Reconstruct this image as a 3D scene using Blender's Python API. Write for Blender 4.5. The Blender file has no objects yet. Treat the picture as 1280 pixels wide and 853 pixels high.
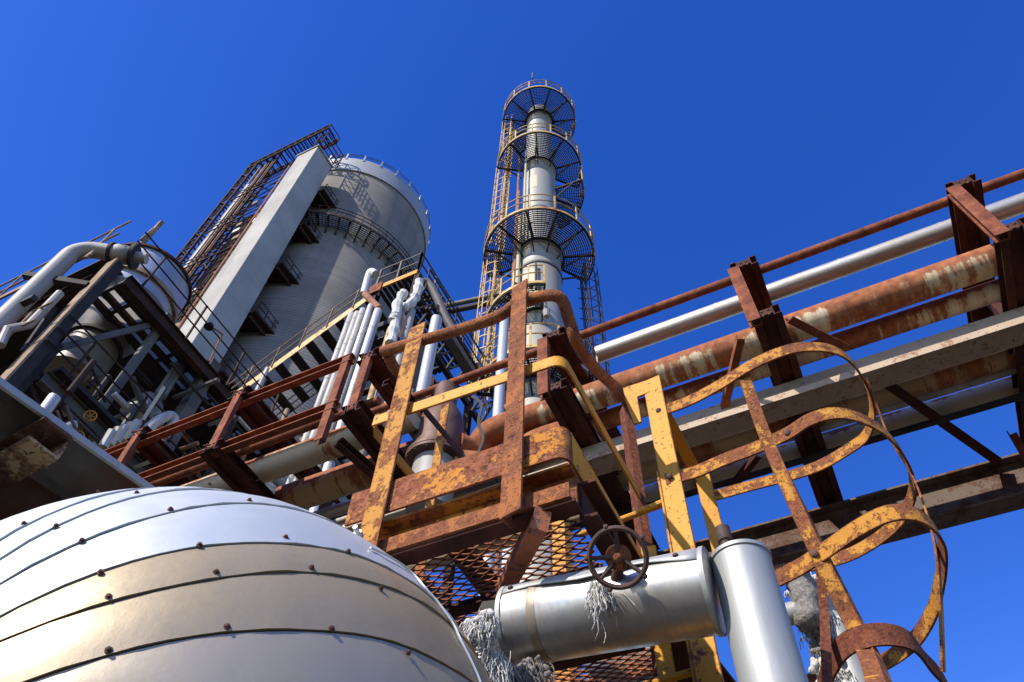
import bpy, math, random
import numpy as np
from mathutils import Vector, Matrix
random.seed(7); rng = np.random.RandomState(11)
SC = bpy.context.scene
COL = SC.collection
R_ = math.radians
# ------------------------------------------------------------------ camera calibration (photo pixels 1280x853)
f, PT, RL, YW = 950.943, R_(54.640), R_(2.9095), R_(27.958)
C = np.array([0, 0, 1.6])
F = np.array([-math.sin(YW)*math.cos(PT), math.cos(YW)*math.cos(PT), math.sin(PT)])
R0 = np.array([math.cos(YW), math.sin(YW), 0.]); U0 = np.cross(R0, F)
R = R0*math.cos(RL)+U0*math.sin(RL); U = -R0*math.sin(RL)+U0*math.cos(RL)
def ray(x, y):
    d = F+R*(x-640)/f+U*(426.5-y)/f
    return d/np.linalg.norm(d)
def pz(x, y, z): d = ray(x, y); return C+d*(z-C[2])/d[2]
def py(x, y, Y): d = ray(x, y); return C+d*(Y-C[1])/d[1]
def px(x, y, X): d = ray(x, y); return C+d*(X-C[0])/d[0]
def pd(x, y, D): return C+ray(x, y)*D
def ph(x, y, H): d = ray(x, y); return C+d*H/math.hypot(d[0], d[1])
def pv(x, y, P):
    d = ray(x, y); h = d[:2]; q = np.array(P[:2])-C[:2]
    return np.array([P[0], P[1], C[2]+d[2]*(q@h)/(h@h)])
V3 = lambda *a: np.array(a, float)
nrm = lambda v: np.asarray(v, float)/max(1e-9, np.linalg.norm(v))
X_, Y_, Z_ = V3(1, 0, 0), V3(0, 1, 0), V3(0, 0, 1)

# ------------------------------------------------------------------ mesh collecting
class MB:
    def __init__(s): s.v = []; s.f = []
    def add(s, vs, fs):
        o = len(s.v); s.v += [tuple(map(float, p)) for p in vs]; s.f += [tuple(i+o for i in q) for q in fs]; return s
    def box(s, o, ax, ay, az):          # centre and three half axes
        o = np.asarray(o, float); ax, ay, az = (np.asarray(k, float) for k in (ax, ay, az))
        vs = [o+i*ax+j*ay+k*az for i in (-1, 1) for j in (-1, 1) for k in (-1, 1)]
        return s.add(vs, [(0, 1, 3, 2), (4, 6, 7, 5), (0, 4, 5, 1), (2, 3, 7, 6), (0, 2, 6, 4), (1, 5, 7, 3)])
    def abox(s, x0, x1, y0, y1, z0, z1):
        return s.box(((x0+x1)/2, (y0+y1)/2, (z0+z1)/2), X_*(x1-x0)/2, Y_*(y1-y0)/2, Z_*(z1-z0)/2)
    def prof(s, p, q, poly, up=Z_):     # 2D outline (side, up) swept from p to q; outline may be concave (capped by triangles fan-free ngon)
        p = np.asarray(p, float); q = np.asarray(q, float); t = nrm(q-p)
        sd = np.cross(t, up)
        if np.linalg.norm(sd) < 1e-4: sd = np.cross(t, Y_)
        sd = nrm(sd); u2 = np.cross(sd, t); n = len(poly)
        vs = [p+sd*a+u2*b for a, b in poly]+[q+sd*a+u2*b for a, b in poly]
        fs = [(i, (i+1) % n, n+(i+1) % n, n+i) for i in range(n)]
        return s.add(vs, fs+[tuple(range(n-1, -1, -1)), tuple(range(n, 2*n))])
    def bar(s, p, q, w, h, up=Z_):
        return s.prof(p, q, [(-w/2, -h/2), (w/2, -h/2), (w/2, h/2), (-w/2, h/2)], up)
    def ibeam(s, p, q, w, h, t=.012, tf=.015, up=Z_):
        a, b = w/2, h/2
        return s.prof(p, q, [(-a, -b), (a, -b), (a, -b+tf), (t/2, -b+tf), (t/2, b-tf), (a, b-tf), (a, b), (-a, b), (-a, b-tf), (-t/2, b-tf), (-t/2, -b+tf), (-a, -b+tf)], up)
    def chan(s, p, q, w, h, t=.01, up=Z_, sgn=1):      # web on the -sgn side, flanges pointing to +sgn
        pts = [(0, -h/2), (w, -h/2), (w, -h/2+t), (t, -h/2+t), (t, h/2-t), (w, h/2-t), (w, h/2), (0, h/2)]
        if sgn < 0: pts = [(-a, b) for a, b in pts][::-1]
        return s.prof(p, q, pts, up)
    def angle(s, p, q, w, h, t=.008, up=Z_, sgn=1):
        pts = [(0, 0), (w, 0), (w, t), (t, t), (t, h), (0, h)]
        if sgn < 0: pts = [(-a, b) for a, b in pts][::-1]
        return s.prof(p, q, pts, up)
    def tube(s, pts, r, n=12, cap=True, ref=None):
        pts = [np.asarray(p, float) for p in pts]; m = len(pts)
        rs = r if hasattr(r, '__len__') else [r]*m
        T = [nrm(pts[min(i+1, m-1)]-pts[max(i-1, 0)]) for i in range(m)]
        a = np.cross(T[0], ref if ref is not None else Z_)
        if np.linalg.norm(a) < 1e-3: a = np.cross(T[0], X_)
        a = nrm(a); vs = []
        for i in range(m):
            a = nrm(a-T[i]*(a@T[i])); b = np.cross(T[i], a)
            vs += [pts[i]+rs[i]*(math.cos(k*2*math.pi/n)*a+math.sin(k*2*math.pi/n)*b) for k in range(n)]
        fs = [(i*n+k, i*n+(k+1) % n, (i+1)*n+(k+1) % n, (i+1)*n+k) for i in range(m-1) for k in range(n)]
        if cap: fs += [tuple(range(n-1, -1, -1)), tuple(range((m-1)*n, m*n))]
        return s.add(vs, fs)
    def lathe(s, c, ax, prof, n=32, cap=True):   # prof: (radius, height along ax)
        c = np.asarray(c, float); ax = nrm(ax); return s.tube_frames([(c+ax*h, r) for r, h in prof], ax, n, cap)
    def tube_frames(s, ring, ax, n, cap):
        a = np.cross(ax, X_)
        if np.linalg.norm(a) < 1e-3: a = np.cross(ax, Y_)
        a = nrm(a); b = np.cross(ax, a); vs = []
        for p, r in ring: vs += [p+r*(math.cos(k*2*math.pi/n)*a+math.sin(k*2*math.pi/n)*b) for k in range(n)]
        m = len(ring)
        fs = [(i*n+k, i*n+(k+1) % n, (i+1)*n+(k+1) % n, (i+1)*n+k) for i in range(m-1) for k in range(n)]
        if cap: fs += [tuple(range(n-1, -1, -1)), tuple(range((m-1)*n, m*n))]
        return s.add(vs, fs)
    def strap(s, pts, wdir, w, t):       # flat bar along a curve; wdir = width direction (vector or list)
        pts = [np.asarray(p, float) for p in pts]; m = len(pts); vs = []
        for i in range(m):
            T = nrm(pts[min(i+1, m-1)]-pts[max(i-1, 0)])
            wd = wdir[i] if isinstance(wdir, list) else wdir
            wd = nrm(wd-T*(wd@T)); nn = np.cross(T, wd)
            vs += [pts[i]+wd*w/2*a+nn*t/2*b for a, b in ((-1, -1), (1, -1), (1, 1), (-1, 1))]
        fs = [(i*4+k, i*4+(k+1) % 4, i*4+4+(k+1) % 4, i*4+4+k) for i in range(m-1) for k in range(4)]
        return s.add(vs, fs+[(3, 2, 1, 0), tuple(range(m*4-4, m*4))])
    def plate(s, pts, n, t):             # polygon with thickness along n
        n = nrm(n); k = len(pts); pts = [np.asarray(p, float) for p in pts]
        vs = [p-n*t/2 for p in pts]+[p+n*t/2 for p in pts]
        return s.add(vs, [tuple(range(k-1, -1, -1)), tuple(range(k, 2*k))]+[(i, (i+1) % k, k+(i+1) % k, k+i) for i in range(k)])
    def ball(s, c, r, n=10, m=6):
        return s.lathe(c, Z_, [(max(1e-4, r*math.sin(i*math.pi/m)), -r*math.cos(i*math.pi/m)) for i in range(m+1)], n)

def smooth_curve(pts, k=6):              # Catmull-Rom through points
    P = [np.asarray(p, float) for p in pts]; P = [2*P[0]-P[1]]+P+[2*P[-1]-P[-2]]; out = []
    for i in range(1, len(P)-2):
        for j in range(k):
            t = j/k
            out.append(.5*((2*P[i])+(-P[i-1]+P[i+1])*t+(2*P[i-1]-5*P[i]+4*P[i+1]-P[i+2])*t*t+(-P[i-1]+3*P[i]-3*P[i+1]+P[i+2])*t**3))
    out.append(P[-2]); return out

def arc(c, r, a0, a1, n=32):             # horizontal arc, degrees from +X to +Y
    return [np.asarray(c)+r*V3(math.cos(R_(a)), math.sin(R_(a)), 0) for a in np.linspace(a0, a1, n)]

# ------------------------------------------------------------------ objects
def link(o): COL.objects.link(o); return o
def tag(o, label=None, cat=None, group=None, kind=None):
    if label: o['label'] = label
    if cat: o['category'] = cat
    if group: o['group'] = group
    if kind: o['kind'] = kind
    return o
def thing(name, loc, label, cat, group=None):
    o = link(bpy.data.objects.new(name, None)); o.location = tuple(map(float, loc)); o.empty_display_size = .2
    o['o'] = [float(k) for k in loc]
    return tag(o, label, cat, group)
def org(o):
    while o.parent: o = o.parent
    return np.array(o['o'])
def mesh(mb, name, mat, off, smooth=35):
    me = bpy.data.meshes.new(name); me.from_pydata([tuple(np.array(v)-off) for v in mb.v], [], mb.f)
    me.materials.append(mat)
    import bmesh
    bm = bmesh.new(); bm.from_mesh(me); bmesh.ops.recalc_face_normals(bm, faces=bm.faces); bm.to_mesh(me); bm.free()
    me.polygons.foreach_set('use_smooth', [True]*len(me.polygons))
    me.set_sharp_from_angle(angle=R_(smooth)); me.update()
    return me
def part(mb, name, mat, parent, label=None, bevel=0, smooth=35):
    o = link(bpy.data.objects.new(name, mesh(mb, name, mat, org(parent), smooth))); o.parent = parent
    if label: o['label'] = label
    if bevel:
        b = o.modifiers.new('bevel', 'BEVEL'); b.width = bevel; b.segments = 2; b.limit_method = 'ANGLE'
    return o
def solo(mb, name, mat, label, cat, group=None, kind=None, bevel=0, smooth=35):
    a = np.array(mb.v); off = V3((a[:, 0].min()+a[:, 0].max())/2, (a[:, 1].min()+a[:, 1].max())/2, a[:, 2].min())
    o = link(bpy.data.objects.new(name, mesh(mb, name, mat, off, smooth))); o.location = tuple(off)
    o['o'] = [float(k) for k in off]
    if bevel:
        b = o.modifiers.new('bevel', 'BEVEL'); b.width = bevel; b.segments = 2; b.limit_method = 'ANGLE'
    return tag(o, label, cat, group, kind)
def clean():
    for o in SC.objects:
        if 'o' in o: del o['o']

# ------------------------------------------------------------------ materials
class NT:
    def __init__(s, name):
        s.m = bpy.data.materials.new(name); s.m.use_nodes = True; s.t = s.m.node_tree; s.b = s.t.nodes['Principled BSDF']
        s.tc = s.n('ShaderNodeTexCoord').outputs['Object']; s._v = {}
    def n(s, k, **kw):
        x = s.t.nodes.new(k)
        for a, b in kw.items(): setattr(x, a, b)
        return x
    def l(s, a, b): s.t.links.new(a, b)
    def vec(s, sc=(1, 1, 1), loc=(0, 0, 0), rot=(0, 0, 0)):
        key = (sc, loc, rot)
        if key not in s._v:
            m = s.n('ShaderNodeMapping'); s.l(s.tc, m.inputs[0]); m.inputs['Scale'].default_value = sc; m.inputs['Location'].default_value = loc; m.inputs['Rotation'].default_value = rot
            s._v[key] = m.outputs[0]
        return s._v[key]
    def noise(s, scale, detail=5, rough=.6, sc=(1, 1, 1), loc=(0, 0, 0), dist=0):
        x = s.n('ShaderNodeTexNoise'); s.l(s.vec(sc, loc), x.inputs['Vector']); x.inputs['Scale'].default_value = scale
        x.inputs['Detail'].default_value = detail; x.inputs['Roughness'].default_value = rough; x.inputs['Distortion'].default_value = dist
        return x.outputs['Fac']
    def ramp(s, fac, stops, interp='LINEAR'):
        x = s.n('ShaderNodeValToRGB'); s.l(fac, x.inputs[0]); e = x.color_ramp.elements; x.color_ramp.interpolation = interp
        while len(e) < len(stops): e.new(.5)
        for i, (p, c) in enumerate(stops):
            e[i].position = p; e[i].color = (c, c, c, 1) if not hasattr(c, '__len__') else (*c, 1)
        return x.outputs[0]
    def val(s, v, sk): sk.default_value = v
    def mix(s, fac, a, b, mode='MIX'):
        x = s.n('ShaderNodeMix', data_type='RGBA', blend_type=mode)
        for k, v in ((0, fac), (6, a), (7, b)):
            if hasattr(v, 'is_linked'): s.l(v, x.inputs[k])
            else: x.inputs[k].default_value = (*v, 1) if hasattr(v, '__len__') else v
        return x.outputs[2]
    def math(s, op, a, b=.5):
        x = s.n('ShaderNodeMath', operation=op)
        for k, v in ((0, a), (1, b)):
            if hasattr(v, 'is_linked'): s.l(v, x.inputs[k])
            else: x.inputs[k].default_value = v
        return x.outputs[0]
    def sep(s, i):
        x = s.n('ShaderNodeSeparateXYZ'); s.l(s.tc, x.inputs[0]); return x.outputs[i]
    def bump(s, h, st=.3, d=.01):
        x = s.n('ShaderNodeBump'); s.l(h, x.inputs['Height']); x.inputs['Strength'].default_value = st; x.inputs['Distance'].default_value = d
        s.l(x.outputs[0], s.b.inputs['Normal'])
    def out(s, col=None, rough=None, metal=None, spec=None):
        for k, v in (('Base Color', col), ('Roughness', rough), ('Metallic', metal), ('Specular IOR Level', spec)):
            if v is None: continue
            if hasattr(v, 'is_linked'): s.l(v, s.b.inputs[k])
            else: s.b.inputs[k].default_value = (*v, 1) if hasattr(v, '__len__') else v
        return s.m

def m_rust(name, dark, mid, light, sc=6, rough=.85, bump=.4):
    t = NT(name); a = t.noise(sc, 8, .65); b = t.noise(sc*5, 6, .7)
    c = t.ramp(a, [(.3, dark), (.52, mid), (.72, light)]); c = t.mix(t.ramp(b, [(.35, 0.), (.75, .55)]), c, dark)
    t.bump(t.math('ADD', a, b), bump, .006); return t.out(c, rough, 0, .25)
def m_paint_rust(name, paint, r_dark, r_mid, r_light, amount=.5, sc=9, bump=.6, prough=.5, soft=.03, fine=.35, worn=0):
    """flaking paint over rust; amount = share of rust"""
    t = NT(name); a = t.noise(sc, 9, .68); big = t.noise(sc*.28, 4, .5, loc=(3.1, 1.7, .4)); fn = t.noise(sc*6, 5, .7, loc=(.3, .9, 2))
    h = t.math('ADD', t.math('MULTIPLY', a, 1-fine), t.math('ADD', t.math('MULTIPLY', big, .35), t.math('MULTIPLY', fn, fine*.6)))
    lo = .5*(1.35-.4*fine)+(.5-amount)*.5
    if worn:                          # corners lose their paint first
        bv = t.n('ShaderNodeBevel'); bv.samples = 4; bv.inputs['Radius'].default_value = worn; ge = t.n('ShaderNodeNewGeometry')
        dp = t.n('ShaderNodeVectorMath', operation='DOT_PRODUCT'); t.l(bv.outputs[0], dp.inputs[0]); t.l(ge.outputs['Normal'], dp.inputs[1])
        h = t.math('ADD', h, t.math('MULTIPLY', t.math('SUBTRACT', 1.0, dp.outputs['Value']), .75))
    msk = t.ramp(h, [(lo, 0.), (lo+soft, 1.)])
    rc = t.ramp(t.noise(sc*2.6, 8, .7, loc=(5, 2, 1)), [(.32, r_dark), (.5, r_mid), (.7, r_light)])
    pc = t.mix(t.ramp(t.noise(sc*.8, 5, .6, loc=(9, 4, 1)), [(.3, 0.), (.8, .5)]), paint, tuple(p*q for p, q in zip(paint, (.78, .62, .45))))
    c = t.mix(msk, pc, rc)
    pit = t.ramp(t.noise(sc*4.5, 3, .6, loc=(4, 4, 8)), [(.67-.10*amount, 0.), (.70-.10*amount, 1.)]); edge = t.ramp(h, [(lo-.012, 0.), (lo, .8), (lo+soft, 0.)])
    c = t.mix(edge, c, tuple(.5*(p+q) for p, q in zip(r_mid, r_light))); c = t.mix(t.math('MULTIPLY', pit, .8), c, r_dark)
    t.bump(t.math('ADD', t.math('MULTIPLY', t.math('ADD', msk, pit), -.5), t.math('MULTIPLY', t.noise(sc*7, 6, .7), .8)), bump, .006)
    return t.out(c, t.ramp(msk, [(0, prough), (1, .9)]), 0, .3)
def m_streak_pipe(name, paint, rust=(.30, .098, .038), rust2=(.46, .18, .055), amount=.5, zlo=-.05, zhi=.1, sx=7, top=.5):
    """pipe along X: rust from the crown runs down in streaks over cream paint"""
    t = NT(name); st = t.noise(2.2, 7, .62, sc=(sx*.7, .7, .7)); big = t.noise(.8, 3, .55, sc=(1.7, .6, .6), loc=(2, 5, 1)); fn = t.noise(30, 5, .7, sc=(1.5, .8, .8))
    z = t.sep(2); mr = t.n('ShaderNodeMapRange'); t.l(z, mr.inputs[0]); mr.inputs[1].default_value = zlo; mr.inputs[2].default_value = zhi
    mr.inputs[3].default_value = -.20; mr.inputs[4].default_value = top-.32
    h = t.math('ADD', t.math('ADD', t.math('MULTIPLY', st, .50), t.math('MULTIPLY', big, .87)), t.math('ADD', mr.outputs[0], t.math('MULTIPLY', fn, .12)))
    lo = .74+(.5-amount)*.5
    msk = t.ramp(h, [(lo, 0.), (lo+.025, .8), (lo+.07, 1.)])
    stain = t.ramp(h, [(lo-.10, 0.), (lo, .55)])
    rc = t.ramp(t.noise(14, 7, .65, loc=(1, 2, 3)), [(.3, tuple(k*.55 for k in rust)), (.5, rust), (.75, rust2)])
    pc = t.mix(stain, paint, (.50, .30, .12)); pc = t.mix(t.ramp(fn, [(.45, 0.), (.8, .35)]), pc, (.3, .24, .17))
    t.bump(t.math('ADD', msk, t.math('MULTIPLY', fn, .7)), .25, .004)
    return t.out(t.mix(msk, pc, rc), t.ramp(msk, [(0, .45), (1, .85)]), 0, .35)
def m_metal(name, base, rough=.35, grime=(.25, .2, .14), amount=.3, sc=3, metal=.9, streak=(1, 1, 1), bump=.05, rvar=.12):
    t = NT(name); a = t.noise(sc, 7, .6, sc=streak); b = t.noise(sc*9, 6, .7, sc=streak, loc=(1, 5, 2))
    g = t.ramp(t.math('ADD', t.math('MULTIPLY', a, .7), t.math('MULTIPLY', b, .3)), [(.62-amount*.45, 0.), (.8, .8)])
    c = t.mix(g, base, grime)
    ro = t.ramp(a, [(.3, rough-rvar*.5), (.7, rough+rvar)])
    me = t.ramp(g, [(0, metal), (1, metal*.5)])
    t.bump(t.math('ADD', a, t.math('MULTIPLY', b, .25)), bump, .01)
    return t.out(c, ro, me, .4)
def m_plain(name, a, b, sc=5, rough=.7, metal=0, bump=.2, streak=(1, 1, 1)):
    t = NT(name); x = t.noise(sc, 7, .65, sc=streak)
    t.bump(x, bump, .006); return t.out(t.ramp(x, [(.3, a), (.7, b)]), rough, metal, .35)
def m_concrete(name, base, dark, boards=0, sc=1.0):
    t = NT(name); a = t.noise(.35*sc, 8, .62); b = t.noise(4*sc, 8, .7); st = t.noise(.8*sc, 6, .6, sc=(1.3, 1.3, .09), loc=(2, 3, 1))
    c = t.ramp(a, [(.28, dark), (.7, base)]); c = t.mix(t.ramp(b, [(.3, .0), (.8, .35)]), c, dark)
    c = t.mix(t.ramp(st, [(.5, 0.), (.75, .55)]), c, tuple(k*.62 for k in dark))
    h = t.math('MULTIPLY', b, .4)
    if not boards:
        z = t.sep(2); fr = t.math('FRACT', t.math('MULTIPLY', z, .4)); c = t.mix(t.ramp(fr, [(.0, .5), (.035, 0.)]), c, tuple(k*.6 for k in dark))
        pan = t.noise(.9, 2, .5, sc=(.5, .5, .45), loc=(7, 3, 2)); c = t.mix(t.ramp(pan, [(.45, 0.), (.55, .25)]), c, tuple(k*.8 for k in dark))
    if boards:
        w = t.n('ShaderNodeTexWave', wave_type='BANDS', bands_direction='Z'); t.l(t.tc, w.inputs[0]); w.inputs['Scale'].default_value = boards
        w.inputs['Distortion'].default_value = 1.2; w.inputs['Detail'].default_value = 4; w.inputs['Detail Scale'].default_value = 1.5
        wl = t.ramp(w.outputs['Fac'], [(.0, .75), (.3, 0.)]); c = t.mix(wl, c, tuple(k*.7 for k in dark))
        row = t.noise(1.0, 3, .5, sc=(.12, .12, 2.6)); c = t.mix(t.ramp(row, [(.42, .0), (.62, .35)]), c, tuple(k*.75 for k in dark))
        h = t.math('ADD', h, t.math('MULTIPLY', w.outputs['Fac'], .5))
    t.bump(h, .4, .03); return t.out(c, .9, 0, .2)

K = dict(
 brown=m_rust('red_brown_rusty_steel', (.085, .026, .015), (.26, .080, .036), (.42, .15, .062), 9),
 brownd=m_rust('dark_brown_rusty_steel', (.035, .013, .009), (.085, .028, .018), (.14, .05, .028), 7),
 rust=m_paint_rust('heavy_scaly_rust', (.40, .145, .042), (.06, .02, .014), (.19, .06, .026), (.32, .13, .07), .54, 22, 1.0, .9, .12),
 rustor=m_paint_rust('orange_flaking_paint', (.56, .22, .025), (.08, .025, .018), (.27, .082, .03), (.33, .15, .10), 0.54, 12, 1.0, .8, .04, worn=.012),
 yelrust=m_paint_rust('yellow_paint_heavy_rust', (.52, .24, .03), (.09, .028, .016), (.25, .08, .03), (.38, .15, .04), 0.525, 13, .9, .7, .04, worn=.010),
 yel=m_paint_rust('yellow_paint_some_rust', (.62, .29, .022), (.08, .024, .016), (.19, .06, .028), (.32, .12, .04), .34, 14, .6, .6, .03, worn=.008),
 yelcl=m_paint_rust('yellow_paint_clean', (.66, .31, .02), (.08, .024, .016), (.19, .06, .03), (.32, .12, .04), .30, 13, .5, .55, .03, .45, worn=.008),
 hoop=m_paint_rust('mottled_yellow_hoop', (.55, .25, .03), (.09, .028, .017), (.23, .075, .03), (.34, .13, .045), 0.52, 19, .8, .7, .04, worn=.008),
 hoopbr=m_paint_rust('brown_rusted_hoop', (.46, .20, .04), (.09, .028, .018), (.17, .05, .025), (.28, .10, .04), .72, 22, .8),
 pipea=m_streak_pipe('rust_streaked_cream_pipe', (.72, .62, .42), amount=.99),
 pipeb=m_streak_pipe('rust_streaked_pipe_small', (.74, .66, .47), amount=.97, sx=9),
 pipec=m_streak_pipe('cream_pipe_light_rust', (.56, .46, .30), amount=.62, sx=6),
 piped=m_streak_pipe('cream_pipe_under_rust', (.48, .32, .17), amount=.92, sx=5),
 pipee=m_streak_pipe('rust_streaked_elbow', (.72, .62, .42), amount=.86, zlo=0, zhi=.6, sx=8),
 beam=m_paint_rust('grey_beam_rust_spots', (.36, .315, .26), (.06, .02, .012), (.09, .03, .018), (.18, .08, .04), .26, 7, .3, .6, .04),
 flange=m_paint_rust('pale_flange_rust', (.46, .35, .24), (.10, .035, .02), (.22, .09, .04), (.34, .17, .08), .36, 8, .4, .6, .1),
 alu=m_metal('weathered_aluminium_cladding', (.60, .55, .46), .42, (.17, .11, .06), .5, 3.5, .85, (.6, 2, 2), .06),
 alu2=m_metal('grey_clad_metal', (.42, .43, .41), .56, (.24, .22, .17), .55, 6, .5, (2, 2, .25), .10),
 alub=m_metal('bright_clad_pipe', (.52, .51, .48), .36, (.20, .15, .10), .58, 7, .85, (4, .6, .6), .06),
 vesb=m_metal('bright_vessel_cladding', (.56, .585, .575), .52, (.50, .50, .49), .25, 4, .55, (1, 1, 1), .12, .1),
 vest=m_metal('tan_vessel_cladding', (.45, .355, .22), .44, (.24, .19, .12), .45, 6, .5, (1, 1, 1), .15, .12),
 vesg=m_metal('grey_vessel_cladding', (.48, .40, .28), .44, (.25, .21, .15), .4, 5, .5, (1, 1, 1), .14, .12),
 white=m_plain('white_painted_pipe', (.30, .275, .23), (.58, .55, .485), 3, .5, 0, .1, (3, 3, .5)),
 whitea=m_metal('white_metal_jacket', (.54, .54, .52), .48, (.28, .24, .19), .45, 6, .4, (3, 3, .4), .05),
 shaft=m_concrete('pale_smooth_concrete', (.50, .47, .41), (.36, .34, .295)),
 silo=m_concrete('board_marked_concrete', (.33, .30, .255), (.21, .19, .16), 1.15),
 rim=m_metal('pale_rim_sheet', (.38, .38, .36), .55, (.24, .23, .21), .25, .5, .35, (1, 1, .4), .05),
 dark=m_plain('dark_steel', (.018, .015, .014), (.05, .038, .03), 4, .75, 0, .3),
 brownb=m_paint_rust('shade_toned_girder', (.15, .115, .09), (.03, .012, .009), (.07, .026, .016), (.14, .06, .03), .42, 7, .4, .8, .1),  # dark base puts shade into the far girder's colour
 stain=m_metal('rust_stained_band', (.40, .34, .26), .45, (.13, .08, .045), .75, 9, .6, (1, 1, 1), .1),
 purl=m_paint_rust('peeling_purlin', (.34, .25, .14), (.03, .014, .009), (.09, .035, .018), (.16, .07, .03), .60, 7, .8, .8, .04),
 kbr=m_paint_rust('speckled_red_oxide', (.46, .16, .075), (.05, .02, .014), (.13, .045, .03), (.3, .24, .2), .42, 30, .4, .8, .04),
 darkr=m_rust('dark_rust_and_shade', (.022, .014, .012), (.05, .026, .018), (.12, .055, .03), 3),
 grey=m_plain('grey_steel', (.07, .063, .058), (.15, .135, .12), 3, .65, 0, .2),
 edge=m_rust('beige_and_sunlit_tone', (.16, .10, .06), (.34, .24, .15), (.48, .36, .24), 2),  # beige tone; also puts sunlight into the colour of lit steel edges
 duct=m_plain('pale_grey_duct', (.26, .24, .21), (.40, .37, .33), 1.5, .55, 0, .05, (1, 1, .5)),
 tank=m_metal('blue_grey_tank_sheet', (.42, .45, .48), .45, (.20, .19, .18), .45, 1.6, .45, (1, 1, .5), .06),
 cone=m_plain('dull_beige_cone', (.12, .105, .09), (.26, .235, .20), 1.2, .5, .2, .1),
 fibre=None,
 tower=m_metal('tower_shell', (.37, .375, .345), .5, (.27, .21, .10), .6, 1.1, .3, (1.6, 1.6, .25), .05),
 towery=m_plain('yellow_stained_shell', (.52, .42, .16), (.56, .54, .46), 1.4, .55, .1, .08, (1.5, 1.5, .25)),
 tyel=m_paint_rust('tower_yellow_rail', (.60, .43, .16), (.14, .05, .03), (.32, .15, .06), (.46, .26, .10), .40, 4, .3),
 valve=m_plain('purple_brown_cast_iron', (.085, .045, .034), (.20, .115, .08), 7, .6, .25, .3),
 iron=m_plain('dark_rusty_iron', (.045, .028, .024), (.13, .07, .05), 25, .7, .2, .5),
 wool=m_plain('mineral_wool', (.42, .40, .36), (.80, .77, .71), 90, .95, 0, 1.0),
 woold=m_plain('dirty_mineral_wool', (.10, .09, .08), (.36, .33, .29), 80, .95, 0, 1.0),
 cream=m_plain('cream_plate', (.55, .45, .28), (.66, .58, .42), 6, .6, 0, .15),
 ground=None, canopy=None,
 bolt=m_plain('rusty_bolt', (.05, .03, .025), (.15, .07, .045), 60, .7, .3, .3),
 seam=m_plain('pale_wire', (.6, .6, .58), (.75, .75, .72), 30, .4, .6, .1),
 conduit=m_rust('rusty_conduit', (.16, .07, .04), (.34, .16, .09), (.46, .25, .14), 2),
)
t = NT('translucent_sheet'); c = t.ramp(t.noise(1.2, 6, .6), [(.3, (.26, .24, .19)), (.7, (.46, .43, .36))])
tr = t.n('ShaderNodeBsdfTranslucent'); t.l(c, tr.inputs[0]); mx = t.n('ShaderNodeMixShader'); mx.inputs[0].default_value = .75
t.out(c, .6); t.l(t.b.outputs[0], mx.inputs[1]); t.l(tr.outputs[0], mx.inputs[2])
t.l(mx.outputs[0], [n for n in t.t.nodes if n.type == 'OUTPUT_MATERIAL'][0].inputs[0]); K['fibre'] = t.m
t = NT('yard_ground'); a = t.noise(.15, 8, .6); b = t.noise(3, 8, .7)
cg = t.ramp(a, [(.3, (.055, .047, .036)), (.7, (.105, .09, .07))]); cg = t.mix(t.ramp(b, [(.4, 0.), (.7, .4)]), cg, (.04, .035, .028)); t.bump(b, .5, .02)
K['ground'] = t.out(cg, .95, 0, .2)
t = NT('peeling_canopy_underside'); a = t.noise(4, 8, .65, sc=(1, .5, 1)); b = t.noise(1.6, 6, .6, loc=(4, 1, 0))
cc = t.ramp(a, [(.35, (.045, .040, .034)), (.6, (.13, .12, .105))]); cc = t.mix(t.ramp(b, [(.5, 0.), (.62, .9)]), cc, (.11, .042, .02))
cc = t.mix(t.ramp(t.noise(3, 7, .6, loc=(7, 7, 0)), [(.60, 0.), (.63, .9)]), cc, (.42, .31, .17)); t.bump(a, .5, .01)
K['canopy'] = t.out(cc, .85, 0, .3)

# ================================================================== SETTING
g = MB(); g.plate([(-1500, -1500, 0), (1500, -1500, 0), (1500, 1500, 0), (-1500, 1500, 0)], Z_, .02)
o = solo(g, 'ground', K['ground'], None, None, kind='structure')

# ================================================================== VESSEL (lower left)
va = nrm(V3(-0.719, 0.632, 0.289)); vD = 2.1; vR = vD*math.sin(R_(23.04)); vC = C+vD*va
def vhit(x, y):
    d = ray(x, y); w = C-vC; b = d@w; q = b*b-(w@w-vR*vR); return (C+d*(-b-math.sqrt(max(q, 0)))-vC)/vR
VL = {'b': [(0, 700.8), (71, 662.3), (171.7, 621.1), (212.9, 612.2), (260, 610.8), (320, 615.7)],
 'c': [(0, 730), (103, 680.9), (212.9, 641.7), (312.4, 629.5), (345, 634)],
 'd': [(0, 769.4), (127, 720.7), (248.9, 685.3), (320, 677.8), (357, 676.3), (432.6, 693.3), (472.6, 705.6)],
 'e': [(0, 803.8), (135.6, 752.3), (269.5, 719.7), (320, 716.2), (387.9, 713.9), (474.2, 739.5), (546.6, 766.3)],
 'f': [(44.6, 852.9), (135.6, 815.8), (283.3, 788.3), (320, 788.3), (412.5, 788.8), (508, 819.7), (589.8, 848.9)],
 'a': [(0, 677.4), (30.9, 659.6), (123.6, 621.1), (182, 609.1)]}
Q = {}
for k in 'abcdef':
    n = np.array([vhit(*p) for p in VL[k]])
    if k in 'cdef':
        w, ev = np.linalg.eigh(np.cov(n.T)); q = ev[:, 0]; q = q*(1 if q[2] > 0 else -1)
    else:
        best = None
        for ph_ in np.linspace(55, 95, 81):
            q0 = nrm(V3(-math.sin(R_(ph_)), -.1, math.cos(R_(ph_)))); s_ = (n@q0).std()
            if best is None or s_ < best[0]: best = (s_, q0)
        q = best[1]
    Q[k] = (q, float((n@q).mean()))
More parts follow.
